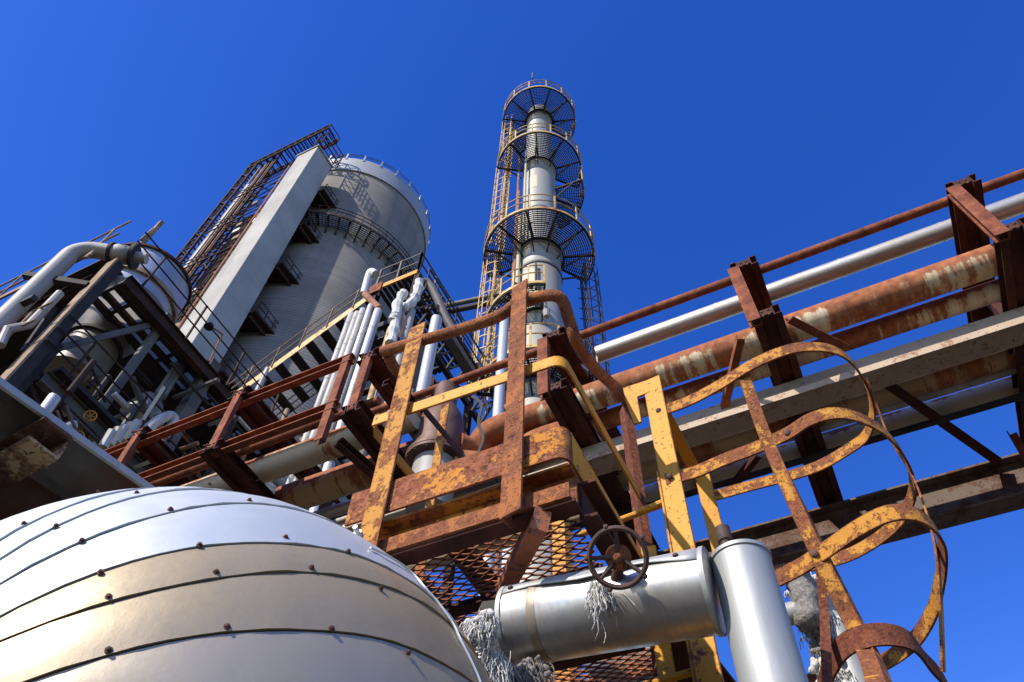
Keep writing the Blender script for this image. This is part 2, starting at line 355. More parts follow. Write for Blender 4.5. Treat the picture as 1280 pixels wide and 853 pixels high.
def qrot(deg, c): return (nrm(V3(-math.sin(R_(deg)), -.08, math.cos(R_(deg)))), c)
angs = [(k, Q[k]) for k in 'abcdef']
order = [qrot(112, .10), qrot(100, .06)] + [Q[k] for k in 'abcdef'] + [qrot(17, -.2), qrot(4, -.2), qrot(-10, -.2), qrot(-25, -.2), qrot(-40, -.2), qrot(-56, -.2), qrot(-74, -.2)]
def on_circle(qc, s):                    # unit vector with n.q=c, n.y=s on the side of the photograph's viewpoint
    q, c = qc; qy = q[1]; a = (c-s*qy)/(1-qy*qy); b = (s-c*qy)/(1-qy*qy)
    base = a*q+b*Y_; r2 = 1-base@base; d = nrm(np.cross(Y_, q))
    return base+d*math.sqrt(max(r2, 0))
ves = thing('insulated_vessel', (vC[0], vC[1], 0), 'rounded vessel clad in overlapping bright and tan metal strips', 'vessel')
core = MB(); core.lathe(vC, Y_, [(max(.002, (vR-.014)*math.sin(i*math.pi/40)), -(vR-.014)*math.cos(i*math.pi/40)) for i in range(41)], 64)
part(core, 'shell', K['dark'], ves)  # core coloured dark so the strip gaps draw the shadow lines of the laps
sk = MB(); sk.lathe((vC[0], vC[1], 0), Z_, [(.62, 0), (.62, .1), (.5, .1), (.5, vC[2]-.55)], 40); part(sk, 'support_skirt', K['grey'], ves)
SS = np.linspace(-.93, .97, 60)
for i in range(len(order)-1):
    a, b = order[i], order[i+1]; mb = MB(); nt_ = 8; vs = []
    wob = rng.uniform(-.0015, .0015, len(SS))
    for j, s in enumerate(SS):
        wv = lambda k_: .0035*math.sin(7.3*s+1.7*k_)+.002*math.sin(17*s+2.9*k_)
        n0, n1 = on_circle((a[0], a[1]+wv(i)), s), on_circle((b[0], b[1]+wv(i+1)), s); ov = .012
        g0 = .0035/max(.03, vR*np.linalg.norm(n1-n0))
        for k in range(nt_+1):
            tt = g0+(1-g0)*k/nt_; nn = nrm(n0*(1-tt)+n1*tt)
            bow = .002*math.sin(math.pi*min(tt, 1))
            vs.append(vC+nn*(vR+.0005+.004*tt+bow+wob[j]*tt))
        vs.append(vC+nn*(vR-.010))
    w = nt_+2; fs = [(j*w+k, j*w+k+1, (j+1)*w+k+1, (j+1)*w+k) for j in range(len(SS)-1) for k in range(w-1)]
    mb.add(vs, fs)
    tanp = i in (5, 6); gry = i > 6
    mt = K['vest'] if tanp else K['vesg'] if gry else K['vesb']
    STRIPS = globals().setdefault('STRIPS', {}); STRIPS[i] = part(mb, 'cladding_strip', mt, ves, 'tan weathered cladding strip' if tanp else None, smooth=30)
for sg in (-1, 1):
    m_ = MB(); al = [i_/14*R_(23) for i_ in range(15)]; m_.lathe(vC, Y_*sg, [(max(.002, (vR-.002)*math.sin(k_)), (vR-.002)*math.cos(k_)) for k_ in al], 48, False); part(m_, 'end_cap', K['vesg'], ves)
sc_px = {'a': [(31, 658), (123, 619)], 'b': [(71, 661), (171, 619.5), (261, 609)], 'c': [(103, 679), (213, 640), (311, 628.5)],
         'd': [(126, 718.5), (249, 684.5), (356, 674.5), (434, 692)], 'e': [(136, 749), (269.5, 718), (388, 712), (474, 738)], 'f': [(136, 815), (283, 786), (413, 788), (508, 818)]}
for k in sc_px:
    for p in sc_px[k]:
        n = vhit(*p); m_ = MB(); base = vC+n*(vR+.004); m_.lathe(base, n, [(.0062, 0), (.0058, .002), (.0036, .0022), (.0036, .0055), (.0015, .0065)], 8)
        part(m_, 'screw', K['bolt'], STRIPS[{'a': 1, 'b': 2, 'c': 3, 'd': 4, 'e': 5, 'f': 6}[k]])
sm = [vC+vhit(*p)*(vR+.010) for p in ((460, 689.5), (480, 699), (500, 711), (515, 724), (528, 739.5), (541, 754), (553, 770), (563, 785), (571, 803), (583, 827), (594, 852), (604, 885))]
m_ = MB(); m_.tube(smooth_curve(sm, 4), .0028, 6); part(m_, 'seam_wire', K['seam'], ves)

# ================================================================== CANOPY (dark roof, left)
zc = 3.2
cA, cB = pz(0, 487, zc), pz(175, 610, zc); dirB = nrm(cB-cA); nL = nrm(np.cross(Z_, dirB)); nL = nL if nL[0] < 0 else -nL
can = thing('canopy_roof', (cA[0], cA[1], zc), 'dark peeling corrugated roof edge seen from below at far left', 'roof')
m_ = MB(); n_ = 60; vs = []; fs = []
p0, p1 = cA-dirB*2.2, cB+dirB*.25
for i in range(n_+1):
    w = i/n_*2.2; z = zc+.02+.035*max(-1, min(1, 2.2*math.sin(w*2*math.pi/.24)))
    for P in (p0, p1): vs += [P+nL*w+Z_*(z-zc)]
    for P in (p0, p1): vs += [P+nL*w+Z_*(z-zc+.004)]
for i in range(n_): o_ = i*4; fs += [(o_, o_+1, o_+5, o_+4), (o_+2, o_+6, o_+7, o_+3)]
m_.add(vs, fs); part(m_, 'corrugated_sheet', K['canopy'], can, smooth=60)
m_ = MB(); m_.bar(p0-nL*.008+Z_*.012, p1-nL*.008+Z_*.012, .012, .022); part(m_, 'edge_trim', K['alu2'], can)
b0, b1 = pz(-60, 640, zc-.06), pz(82, 562, zc-.06)
m_ = MB(); m_.chan(b0, b1, .10, .09, .010, Z_, 1); part(m_, 'purlin', K['purl'], can)
m_ = MB(); m_.bar(p0+nL*1.1-Z_*.06, p1+nL*1.1-Z_*.06, .1, .08); part(m_, 'rafter', K['canopy'], can)
m_ = MB(); q_ = p0+nL*.9; m_.abox(q_[0]-.06, q_[0]+.06, q_[1]-.06, q_[1]+.06, 0, zc-.1); part(m_, 'post', K['darkr'], can)

# ================================================================== PLATFORM
X0, X1, YF, YB, ZF = -1.24, -.53, 1.343, 2.48, 3.0
plat = thing('access_platform', ((X0+X1)/2, 1.9, 0), 'rusted orange and yellow railed access platform with mesh floor', 'platform')
m_ = MB(); rc = .035
path = [V3(X0, YF, 0), V3(X1-rc, YF, 0)]+[V3(X1-rc+rc*math.sin(a), YF+rc-rc*math.cos(a), 0) for a in np.linspace(.2, math.pi/2, 6)]
m_.strap([p+Z_*3.165 for p in path], Z_, .125, .008); part(m_, 'toe_board', K['rustor'], plat, 'orange flaking toe board')
m_ = MB(); m_.bar((X1+.001, YF+rc+.002, 3.165), (X1+.001, 2.35, 3.165), .125, .008, X_); part(m_, 'toe_board', K['yelcl'], plat, 'yellow painted toe board')
m_ = MB(); m_.chan((X0, YF+.075, 3.03), (X1, YF+.075, 3.03), .055, .13, .009, Z_, 1); part(m_, 'edge_channel', K['yelrust'], plat)
m_ = MB(); m_.abox(X0+.02, X1, YF+.012, YF+.02, 2.965, 3.015); part(m_, 'edge_lip', K['rust'], plat)
m_ = MB(); m_.angle((X0, YF+.022, 2.955), (X1+.01, YF+.022, 2.955), .055, .012, .008, Z_, -1); part(m_, 'bottom_flange', K['brownd'], plat)
for xx, nm in ((X0+.03, 'side_beam'), (X1-.005, 'side_beam')):
    m_ = MB(); m_.chan((xx, YF+.09, 3.015), (xx, YB, 3.015), .05, .13, .01, Z_, -1 if xx < -1 else 1); part(m_, nm, K['brownd'], plat)
m_ = MB(); m_.chan((X0, YB, 3.015), (X1, YB, 3.015), .05, .13, .01); part(m_, 'back_beam', K['brownd'], plat)
for yy in (1.72, 2.1):
    m_ = MB(); m_.angle((X0+.04, yy, 2.985), (X1-.06, yy, 2.985), .04, .05, .006); part(m_, 'cross_bearer', K['brownd'], plat)
# expanded metal floor
m_ = MB(); pit, amp, n_s = .054, .0085, 62
ys = np.linspace(YF+.1, YB-.02, n_s)
for i, yy in enumerate(ys):
    xs = np.arange(X0+.05, X1-.05, pit/2); st = (ys[1]-ys[0])
    pts = [V3(x, yy+(st*.5-.001)*(1 if (j+i) % 2 else -1)*.98, 3.075+.004*((j+i) % 2)+.006*math.sin(x*7+yy*5)) for j, x in enumerate(xs)]
    m_.strap(pts, nrm(V3(0, .6, 1)), .010, .0035)
part(m_, 'mesh_floor', K['rust'], plat)
# posts
def lpost(cx, cy, z0, z1, la, lb, rot, t=.007):
    mb = MB(); c_, s_ = math.cos(rot), math.sin(rot)
    poly = [(0, 0), (la, 0), (la, t), (t, t), (t, lb), (0, lb)]
    pts = [(cx+c_*a-s_*b, cy+s_*a+c_*b) for a, b in poly]; n = len(pts)
    mb.add([(x, y, z0) for x, y in pts]+[(x, y, z1) for x, y in pts], [(i, (i+1) % n, n+(i+1) % n, n+i) for i in range(n)]+[tuple(range(n-1, -1, -1)), tuple(range(n, 2*n))]); return mb
pR = pz(650, 612, 3.1); hz = 4.085
part(lpost(-.715, YF-.016, 2.93, hz-.015, .07, .045, R_(-14)), 'post', K['rust'], plat, 'front post thick with scaly rust')
part(lpost(-1.165, YF-.016, 2.90, hz-.015, .075, .045, R_(-4)), 'post', K['yelrust'], plat, 'front post with yellow paint left')
part(lpost(X0+.005, 1.72, 2.95, hz-.02, .035, .035, R_(8)), 'post', K['yelrust'], plat)
part(lpost(X1-.01, 2.06, 2.9, hz+.02, .035, .055, R_(40)), 'post', K['hoopbr'], plat, 'dark back corner post')
# rails
m_ = MB(); fr = [py(478, 440, YF), py(606, 402.5, YF), py(642, 383, YF), py(668, 373, YF), py(690, 369.5, YF)]
sd = [px(703, 376, X1), px(712, 402, X1), px(722, 430, X1), px(743, 460, X1), px(770, 486, X1), px(795, 518, X1)]
m_.tube(smooth_curve(fr+sd, 5), .0225, 14); part(m_, 'handrail', K['rust'], plat)
m_ = MB(); hb = py(478, 440, YF); m_.tube([hb+V3(.012, .02, -.004), pz(492, 459, hb[2]), pz(511, 482, hb[2])], .0225, 12); part(m_, 'handrail', K['rust'], plat)
m_ = MB(); a = py(467, 527, YF+.006); b = py(697, 450, YF+.006)
ml = [a, a*.5+b*.5, V3(X1-.05, YF+.006, b[2])]+[V3(X1-.04+.04*math.sin(k), YF+.046-.04*math.cos(k), b[2]) for k in np.linspace(.3, math.pi/2, 5)]+[V3(X1, 1.7, b[2]+.01), V3(X1, 2.06, b[2]+.03)]
m_.strap(ml, Z_, .05, .007); part(m_, 'mid_rail', K['yelcl'], plat)
m_ = MB(); m_.strap([a+V3(.0, .01, 0), V3(a[0]-.02, YF+.05, a[2]), V3(X0-.01, 1.72, a[2])], Z_, .045, .006); part(m_, 'mid_rail', K['yel'], plat)
m_ = MB(); m_.bar(py(530, 512, YF+.02), py(577, 568, 1.75), .03, .006, X_); part(m_, 'stay_bar', K['brownd'], plat)
# knee brace
bt, bb = pz(678, 645, 2.94), pd(617, 760, 2.62)
m_ = MB(); m_.bar(bt, bb, .08, .045, V3(-.35, -.93, 0)); part(m_, 'knee_brace', K['kbr'], plat)
bt, bb = pz(820, 775, 2.95), pd(905, 880, 2.7)
m_ = MB(); m_.chan(bt, bb, .06, .08, .01, nrm(V3(0, -.5, .8)), 1); part(m_, 'knee_brace', K['brownd'], plat)
for xx, yy in ((X0+.06, YB+.06), (X1-.02, YB+.06)):
    m_ = MB(); m_.ibeam((xx, yy, 0), (xx, yy, 3.08), .1, .1, .01, .01, Y_); part(m_, 'leg', K['yel'] if xx > -1 else K['brownd'], plat)
m_ = MB(); bp = pz(493, 673, 2.93); m_.lathe(bp+V3(-.1, -.02, .02), V3(.2, -.9, .1), [(.012, 0), (.012, .02), (.007, .02), (.007, .04)], 6); part(m_, 'bolt', K['seam'], plat)

# ================================================================== LADDER WITH CAGE
zA = 3.8
S1 = pz(822, 515, zA); S2 = pz(884, 620, zA); B1 = pz(930, 470, zA); B3 = pz(1089, 500, zA)
lad = thing('caged_ladder', (S1[0], S1[1], 0), 'yellow rusted fixed ladder with bent safety cage hoops', 'ladder')
zB = pv(983, 545, B1)[2]; zC = pv(1020, 693, B1)[2]; zD = pv(1078, 800, B1)[2]
m_ = MB(); top = pv(815, 474, S1)[2]
m_.strap([V3(S1[0], S1[1], 0), V3(S1[0], S1[1], 2.0), V3(S1[0], S1[1], top)], nrm(V3(1, -.1, 0)), .072, .01)
m_.strap([V3(S1[0]-.034, S1[1]+.02, 0), V3(S1[0]-.034, S1[1]+.02, zA-.30)], nrm(V3(.25, 1, 0)), .05, .008)
part(m_, 'stile', K['yelcl'], lad)
hk = [pv(815, 474, S1)]
m_ = MB(); T0 = V3(S1[0]-.015, S1[1]-.008, top-.035)
a_ = py(784, 487, S1[1]); b_ = py(797, 524, S1[1])
m_.plate([py(822, 472, S1[1]), py(779, 486, S1[1]), py(783, 505, S1[1]), py(793, 531, S1[1]), py(802, 528, S1[1]), py(797, 497, S1[1]), py(812, 491, S1[1])], Y_, .008)
part(m_, 'grab_hook', K['yelcl'], lad)
m_ = MB(); m_.strap([V3(S2[0], S2[1], 0), V3(S2[0], S2[1], pv(880, 582, S2)[2])], nrm(V3(1, -.1, 0)), .062, .01); part(m_, 'stile', K['yel'], lad)
m_ = MB(); e1 = pv(866, 594, S2); m_.bar(V3(S2[0]-.02, S2[1], e1[2]), V3(S1[0]-.0, S1[1]+.03, e1[2]-.02), .05, .008, Z_); part(m_, 'stile_bracket', K['yelcl'], lad)
rz = pv(833, 622, S1)[2]
for k in range(11):
    z = rz-.3*k
    if z < .2: break
    m_ = MB(); m_.tube([V3(S1[0]-.02, S1[1]+.02, z), V3(S1[0]-.36, S1[1]+.05, z)], .011, 10); part(m_, 'rung', K['yel'], lad)
m_ = MB(); m_.tube([px(800, 640, -.50), V3(S1[0]-.03, S1[1]+.01, pv(836, 622, S1)[2])], .012, 10); part(m_, 'rung', K['yelcl'], lad)
m_ = MB(); m_.strap([V3(-.50, S1[1]+.06, 0), V3(-.50, S1[1]+.06, 3.25)], nrm(V3(1, .2, 0)), .05, .01); part(m_, 'stile', K['yel'], lad)
hoops = [
 ('hoop', zA, [(820, 516), (860, 502), (900, 481), (940, 456), (980, 439), (1010, 434), (1040, 437), (1062, 450), (1080, 476), (1089, 500), (1090, 522), (1082, 545), (1060, 562), (1025, 582), (990, 594), (940, 607), (893, 620)], 'hoop'),
 ('hoop', zB, [(832, 600), (870, 590), (905, 575), (945, 560), (985, 542), (1010, 526), (1040, 517), (1070, 521), (1100, 536), (1125, 562), (1139, 592), (1140, 618), (1128, 645), (1105, 668), (1070, 690), (1035, 702), (985, 712), (930, 722)], 'hoop'),
 ('hoop', zC, [(930, 745), (965, 727), (1000, 709), (1035, 686), (1070, 662), (1105, 644), (1135, 641), (1160, 652), (1176, 674), (1178, 702), (1173, 735), (1165, 765), (1145, 798), (1115, 822), (1080, 838), (1035, 848), (990, 857)], 'hoop'),
 ('hoop', zD, [(1025, 873), (1036, 838), (1055, 808), (1085, 795), (1115, 794), (1140, 803), (1160, 828), (1180, 850), (1196, 880)], 'hoopbr')]
for nm, z, pts, mt in hoops:
    P3 = smooth_curve([pz(x, y, z) for x, y in pts], 5); wd = []
    m_ = MB(); m_.strap(P3, Z_, .052 if mt == 'hoop' else .06, .007); part(m_, nm, K[mt], lad, 'browner torn lowest hoop' if mt == 'hoopbr' else None)
m_ = MB(); bz = [pz(929, 468, zA), pv(985, 545, B1), pz(1022, 693, zC), pz(1078, 806, zD), pz(1100, 870, 2.4)]
m_.strap(smooth_curve(bz, 4), nrm(V3(1, .15, 0)), .04, .008)
m_.strap([p+V3(.022, .012, 0) for p in smooth_curve([pv(979, 585, bz[1])]+bz[2:], 4)], nrm(V3(.3, 1, 0)), .03, .006); part(m_, 'cage_bar', K['hoop'], lad)
m_ = MB(); m_.strap([pz(1024, 700, zC), pz(1030, 760, zC-.14), pz(1034, 850, zC-.38), pz(1036, 900, zC-.5)], nrm(V3(1, .3, 0)), .024, .006); part(m_, 'cage_bar', K['hoopbr'], lad)
m_ = MB(); m_.strap(smooth_curve([pz(1083, 473, zA+.03), pz(1098, 512, zA-.06), pz(1112, 548, (zA+zB)/2), pz(1139, 592, zB), pz(1158, 640, (zB+zC)/2), pz(1171, 692, zC), pz(1176, 760, zC-.14), pz(1179, 840, zD)], 4), nrm(V3(.1, 1, 0)), .03, .006); part(m_, 'cage_bar', K['hoop'], lad)

for (x, y, P) in ((930, 470, zA), (985, 543, zB), (1019, 694, zC), (824, 515, zA), (838, 597, zB)):
    q = pz(x, y, P); m_ = MB(); n = nrm(V3(.0, -1, -.1)); m_.lathe(q+n*.006, n, [(.011, 0), (.011, .006), (.006, .009)], 6); part(m_, 'bolt', K['iron'], lad)
# ================================================================== FOREGROUND INSULATED PIPES
hA, hB = pd(640, 783, 2.12), pd(893, 738, 1.98); ax = nrm(hB-hA); hr = .100
hp = thing('clad_pipe', (hA[0], hA[1], hA[2]-.1), 'horizontal silver clad pipe stub below the platform with handwheel in front', 'pipe', 'silver clad pipes')
m_ = MB(); m_.lathe(hA, ax, [(.02, 0), (hr, 0), (hr, .03), (hr, .09), (hr-.002, .095), (hr, .10), (hr, .3), (hr, np.linalg.norm(hB-hA))], 48); part(m_, 'jacket', K['alub'], hp)
m_ = MB(); m_.lathe(hA+ax*.082, ax, [(hr+.0008, 0), (hr+.0022, .004), (hr+.0008, .022)], 48, False); part(m_, 'joint_band', K['stain'], hp)
m_ = MB(); a0 = nrm(np.cross(ax, Z_)); a1 = np.cross(a0, ax); vs = []; Lh = np.linalg.norm(hB-hA)
a1 = a1 if a1[2] > 0 else -a1; a0 = a0 if a0 @ (C-hA) > 0 else -a0
for i in range(13):
    u = i/12*Lh
    lo = 16+5*math.sin(i*.9)
    for k in range(9):
        th = R_(lo+(118-lo)*k/8); rr = hr+.003+(.010*math.sin(i/12*math.pi)**2 if k == 0 else .003*math.sin(i/12*math.pi)**2 if k == 1 else 0)
        vs.append(hA+ax*u+rr*(a0*math.cos(th)+a1*math.sin(th)))
m_.add(vs, [(i*9+k, i*9+k+1, (i+1)*9+k+1, (i+1)*9+k) for i in range(12) for k in range(8)])
fl = part(m_, 'overlap_flap', K['alu2'], hp); so = fl.modifiers.new('thick', 'SOLIDIFY'); so.thickness = .003
for u in (.06, .88):
    m_ = MB(); th = R_(27); n = a0*math.cos(th)+a1*math.sin(th); m_.lathe(hA+ax*u*Lh+n*(hr+.004), n, [(.008, 0), (.006, .005), (.001, .006)], 8); part(m_, 'screw', K['bolt'], hp)
m_ = MB(); m_.lathe(hA-ax*.002, ax, [(hr+.004, 0), (hr+.004, .012)], 48, False); part(m_, 'end_band', K['alu2'], hp)
m_ = MB(); m_.lathe(hB-ax*.012, ax, [(hr+.005, 0), (hr+.005, .012)], 48, False); part(m_, 'end_band', K['alu2'], hp)
vP = pd(923, 690, 2.06); vtop = pv(920, 699, vP)[2]; vr = .0715
vp_ = thing('clad_pipe', (vP[0], vP[1], 0), 'upright silver clad pipe with brown stub on its capped top', 'pipe', 'silver clad pipes')
m_ = MB(); m_.lathe((vP[0], vP[1], 0), Z_, [(vr, 0), (vr, .9), (vr+.001, .905), (vr, .91), (vr, vtop-.01)], 48); part(m_, 'jacket', K['alu2'], vp_)
m_ = MB(); m_.lathe((vP[0], vP[1], vtop-.014), Z_, [(vr, 0), (vr+.004, .002), (vr+.004, .012), (vr-.01, .018), (.01, .03)], 48); cp_ = part(m_, 'cap', K['alu2'], vp_)
m_ = MB(); st = pv(905, 678, vP); m_.lathe((vP[0]-.022, vP[1]-.022, vtop), Z_, [(.014, 0), (.014, .04), (.019, .042), (.019, .085), (.012, .09)], 14); part(m_, 'stub', K['iron'], cp_)
# handwheel
wc = pd(772, 697, 1.86); wn = nrm(C-wc+V3(-.25, .1, .1)); e1 = nrm(np.cross(wn, Z_)); e2 = np.cross(e1, wn)
hw = thing('valve_handwheel', wc-Z_*.08, 'rusty round valve handwheel in front of the silver horizontal pipe', 'handwheel')
m_ = MB(); wr = .0665; N_ = 40; vs = []
for i in range(N_):
    a = 2*math.pi*i/N_; rd = e1*math.cos(a)+e2*math.sin(a)
    for k in range(8):
        b = 2*math.pi*k/8; vs.append(wc+rd*(wr+.0065*math.cos(b))+wn*.0065*math.sin(b))
m_.add(vs, [(i*8+k, i*8+(k+1) % 8, ((i+1) % N_)*8+(k+1) % 8, ((i+1) % N_)*8+k) for i in range(N_) for k in range(8)])
for i in range(5):
    a = R_(80+72*i); m_.ball(wc+(e1*math.cos(a)+e2*math.sin(a))*(wr+.007), .007, 8, 5)
part(m_, 'rim', K['iron'], hw)
for a in (83, 172, 220, 318):
    m_ = MB(); rd = e1*-math.cos(R_(a))+e2*math.sin(R_(a)); m_.tube([wc+rd*.015-wn*.012, wc+rd*.04-wn*.008, wc+rd*wr], [.007, .0055, .005], 8); part(m_, 'spoke', K['iron'], hw)
m_ = MB(); m_.lathe(wc-wn*.022, wn, [(.012, -.01), (.03, 0), (.031, .008), (.026, .012), (.014, .014), (.010, .016), (.010, .03), (.004, .033)], 20); part(m_, 'hub', K['rust'], hw)
m_ = MB(); u_ = pd(748, 735, 2.0); m_.tube([wc-wn*.02, wc-wn*.06+V3(0, 0, -.01), u_+V3(.02, .03, -.02)], [.012, .012, .018], 12)
m_.lathe(wc-wn*.075, wn, [(.022, 0), (.022, .03)], 6); part(m_, 'stem', K['iron'], hw)
# torn insulation
def tuft(c, n, spread, length, down=Z_*-1, w=.003, seed=0, clump=20, name='torn_insulation', label='', mat='wool'):
    # matted fibres: curly strands starting on a lumpy core and sagging downwards
    r = np.random.RandomState(seed); mb = MB(); spread = np.asarray(spread)
    lumps = [(np.asarray(c)+r.normal(size=3)*spread*.8, w*r.uniform(1.2, 3.4)) for i in range(clump)]
    for p, rr in lumps:
        m = 6; prof = [(max(1e-4, rr*math.sin(i*math.pi/m)*r.uniform(.7, 1.25)), -rr*math.cos(i*math.pi/m)*1.3) for i in range(m+1)]
        mb.lathe(p, nrm(r.normal(size=3)), prof, 8)
    for i in range(n*4):
        p, rr = lumps[r.randint(len(lumps))]; d = nrm(r.normal(size=3)); p = p+d*rr*.8; L = length*r.uniform(.12, .7)*(2.0 if r.rand() < .07 else 1); pts = [p]
        for k in range(6): d = nrm(d*.55+down*.5+r.normal(size=3)*.22); pts.append(pts[-1]+d*L/6)
        mb.strap(pts, nrm(r.normal(size=3)), w*r.uniform(.3, .9), w*.3)
    if label: return solo(mb, name, K[mat], label, 'insulation', 'torn insulation', smooth=170)
    return mb
tuft(pd(748, 740, 1.93), 60, (.010, .008, .016), .10, w=.0032, seed=3, label='frayed grey wool hanging under the rusty handwheel')
tuft(pd(602, 780, 1.98), 110, (.017, .012, .013), .09, w=.0032, seed=5, clump=70, label='shaggy white wool beside the left end of the horizontal silver pipe')
tuft(pd(655, 842, 2.02), 120, (.030, .014, .013), .09, w=.0032, seed=6, clump=70, mat='woold', label='dirty wool tuft hanging below the left end of the silver pipe')
tuft(pd(620, 822, 1.98), 50, (.008, .008, .020), .16, w=.0028, seed=8, clump=26, label='long white wool strands between the vessel and the silver pipe')
m_ = MB(); D_ = 2.2
m_.plate([pd(603, 752, D_), pd(634, 748, D_), pd(634, 778, D_), pd(592, 790, D_), pd(580, 800, D_)], nrm(C-pd(610, 770, D_)), .008)
m_.plate([pd(634, 780, D_), pd(640, 800, D_), pd(600, 845, D_), pd(588, 838, D_)], nrm(C-pd(610, 770, D_)+V3(.2, 0, 0)), .008)
o = solo(m_, 'support_bracket', K['cream'], 'cream steel bracket plate behind the white wool at the silver pipe end', 'bracket')
m_ = MB(); q0 = pd(607, 768, 2.15); m_.lathe(q0, nrm(C-q0+V3(-.5, 0, .5)), [(.010, 0), (.010, .03), (.006, .032), (.006, .05)], 8); m_.v and part(m_, 'bolt', K['iron'], o)
m_ = MB(); m_.tube([pd(600, 792, 2.1), pd(645, 785, 2.12)], .016, 12); part(m_, 'rod', K['alu2'], o)
# insulated pipe at right, behind the cage
rp = pd(1046, 790, 2.75); rtop = pv(1040, 725, rp)
ip = thing('insulated_pipe', (rp[0], rp[1], 0), 'upright pipe with torn white insulation behind the ladder cage', 'pipe')
m_ = MB(); m_.lathe((rp[0], rp[1], 0), Z_, [(.052, 0), (.052, rtop[2])], 24); part(m_, 'pipe', K['alu2'], ip)
zz = [pv(1000, y, rp)[2] for y in (740, 770, 800, 830)]
for k, y in enumerate((735, 760, 785, 812, 838, 860)):
    z = pv(1040, y, rp)[2]; dd = nrm(C-rp)*V3(1, 1, 0)
    mb = tuft(V3(rp[0]-.05, rp[1], z)+dd*.05, 70, (.026, .018, .022), .075, w=.004, seed=20+k, clump=70)
    part(mb, 'torn_insulation', K['woold'] if k in (1, 3) else K['wool'], ip, smooth=170)
m_ = MB(); j0, j1 = pd(972, 772, 2.7), pd(1015, 760, 2.72); m_.tube([j0, j1, V3(rp[0], rp[1], j1[2])], .036, 14); part(m_, 'side_stub', K['alu2'], ip)
m_ = MB(); m_.tube([pd(1006, 750, 2.7)+V3(rng.uniform(-.008, .008), 0, z_) for z_ in np.linspace(-.09, .11, 9)], [.036+.014*rng.rand() for _ in range(9)], 9); part(m_, 'dark_sleeve', K['woold'], ip, smooth=170)

# ================================================================== PIPE RACK
ZL, ZU, YN = 6.735, 7.532, 3.80
def double_channel(mb, p, q, gap=.11, w=.06, h=.12):
    t_ = nrm(q-p); sd = nrm(np.cross(t_, Z_))
    mb.chan(p+sd*gap/2, q+sd*gap/2, w, h, .009, Z_, 1); mb.chan(p-sd*gap/2, q-sd*gap/2, w, h, .009, Z_, -1)
    mb.bar(p+Z_*.02+t_*.01, q+Z_*.02, gap-.004, h*.6)
    return mb
bents = [(-6.13, 3.14, 6.25, 'rust brown rack frame farthest left, above the canopy edge'), (-4.79, 3.14, 6.25, 'rust brown rack frame beside the staircase foot'),
         (-3.33, 3.28, 6.25, 'rust brown rack frame under the white pipe bundle'), (-1.584, YN, 6.25, 'dark rack frame just behind the platform corner rail'),
         (.252, YN, 6.25, 'dark rack frame above the ladder cage'), (2.075, YN, 6.25, 'dark rack frame at the right edge of the picture')]
for i, (bx_, yn, yb, lb) in enumerate(bents):
    th = thing('rack_portal', (bx_, 5, 6.2), lb, 'rack frame', 'cross frames of the pipe rack')
    mt = K['brown'] if i < 3 else K['brownd']
    m_ = MB(); double_channel(m_, V3(bx_, yn, ZL), V3(bx_, yb, ZL)); part(m_, 'lower_beam', K['brownd'], th)
    m_ = MB(); double_channel(m_, V3(bx_, yn, ZU), V3(bx_, 6.0 if i > 2 else 4.9, ZU)); part(m_, 'upper_beam', K['brownd'], th)
    m_ = MB(); m_.chan(V3(bx_-.05, yn+.012, ZL-.075), V3(bx_-.05, yn+.012, ZU-.045), .10, .075, .01, Y_, 1) if i > 2 else m_.bar(V3(bx_, yn+.03, ZL), V3(bx_, yn+.03, ZU), .09, .05, Y_)
    part(m_, 'post', K['brown'], th)
    m_ = MB(); m_.bar(V3(bx_, 4.88 if i > 2 else 4.8, ZL), V3(bx_, 4.88 if i > 2 else 4.8, ZU), .10, .09, Y_); part(m_, 'post', K['brownd'], th)
    for zz in (ZL-.03, ZL+.03, ZU-.03, ZU+.02):
        for dx in (-.025, .025):
            m_ = MB(); m_.lathe((bx_+dx, yn+.012 if i > 2 else yn+.005, zz), -Y_, [(.011, -.005), (.011, .008), (.006, .012)], 6); part(m_, 'bolt', K['iron'], th)
# longitudinal members
def xbeam(name, Y, z, x0, x1, kind, w, h, mat, label, cat='beam', group='rack beams', **kw):
    mb = MB(); getattr(mb, kind)(V3(x0, Y, z), V3(x1, Y, z), w, h, **kw); return solo(mb, name, K[mat], label, cat, group)
xb = thing('rack_girder', (1, 4.42, 6.35), 'long grey painted girder with rust spots under the rusty pipes', 'girder', 'rack girders')
m_ = MB(); m_.abox(-3.0, 5.5, 4.515, 4.530, 6.40, 6.672); part(m_, 'web', K['beam'], xb)
m_ = MB(); m_.abox(-3.0, 5.5, 4.372, 4.60, 6.360, 6.399); m_.abox(-3.0, 5.5, 4.366, 4.376, 6.335, 6.402); part(m_, 'bottom_flange', K['flange'], xb)
m_ = MB(); m_.abox(-3.0, 5.5, 4.53, 4.60, 6.655, 6.674); part(m_, 'top_flange', K['beam'], xb)
zt = 6.672; Yf = py(1200, 590, 1.0)  # far girder
k_ = ray(1162, 598); Yf = (zt-C[2])/k_[2]*k_[1]; zb = py(1240, 629, Yf)[2]
xb = thing('rack_girder', (1, Yf, zb), 'lowest far girder crossing the blue sky behind the ladder cage', 'girder', 'rack girders')
m_ = MB(); m_.ibeam(V3(-3, Yf+.08, (zt+zb)/2), V3(6, Yf+.08, (zt+zb)/2), .2, zt-zb, .014, .022); part(m_, 'beam', K['brownb'], xb)
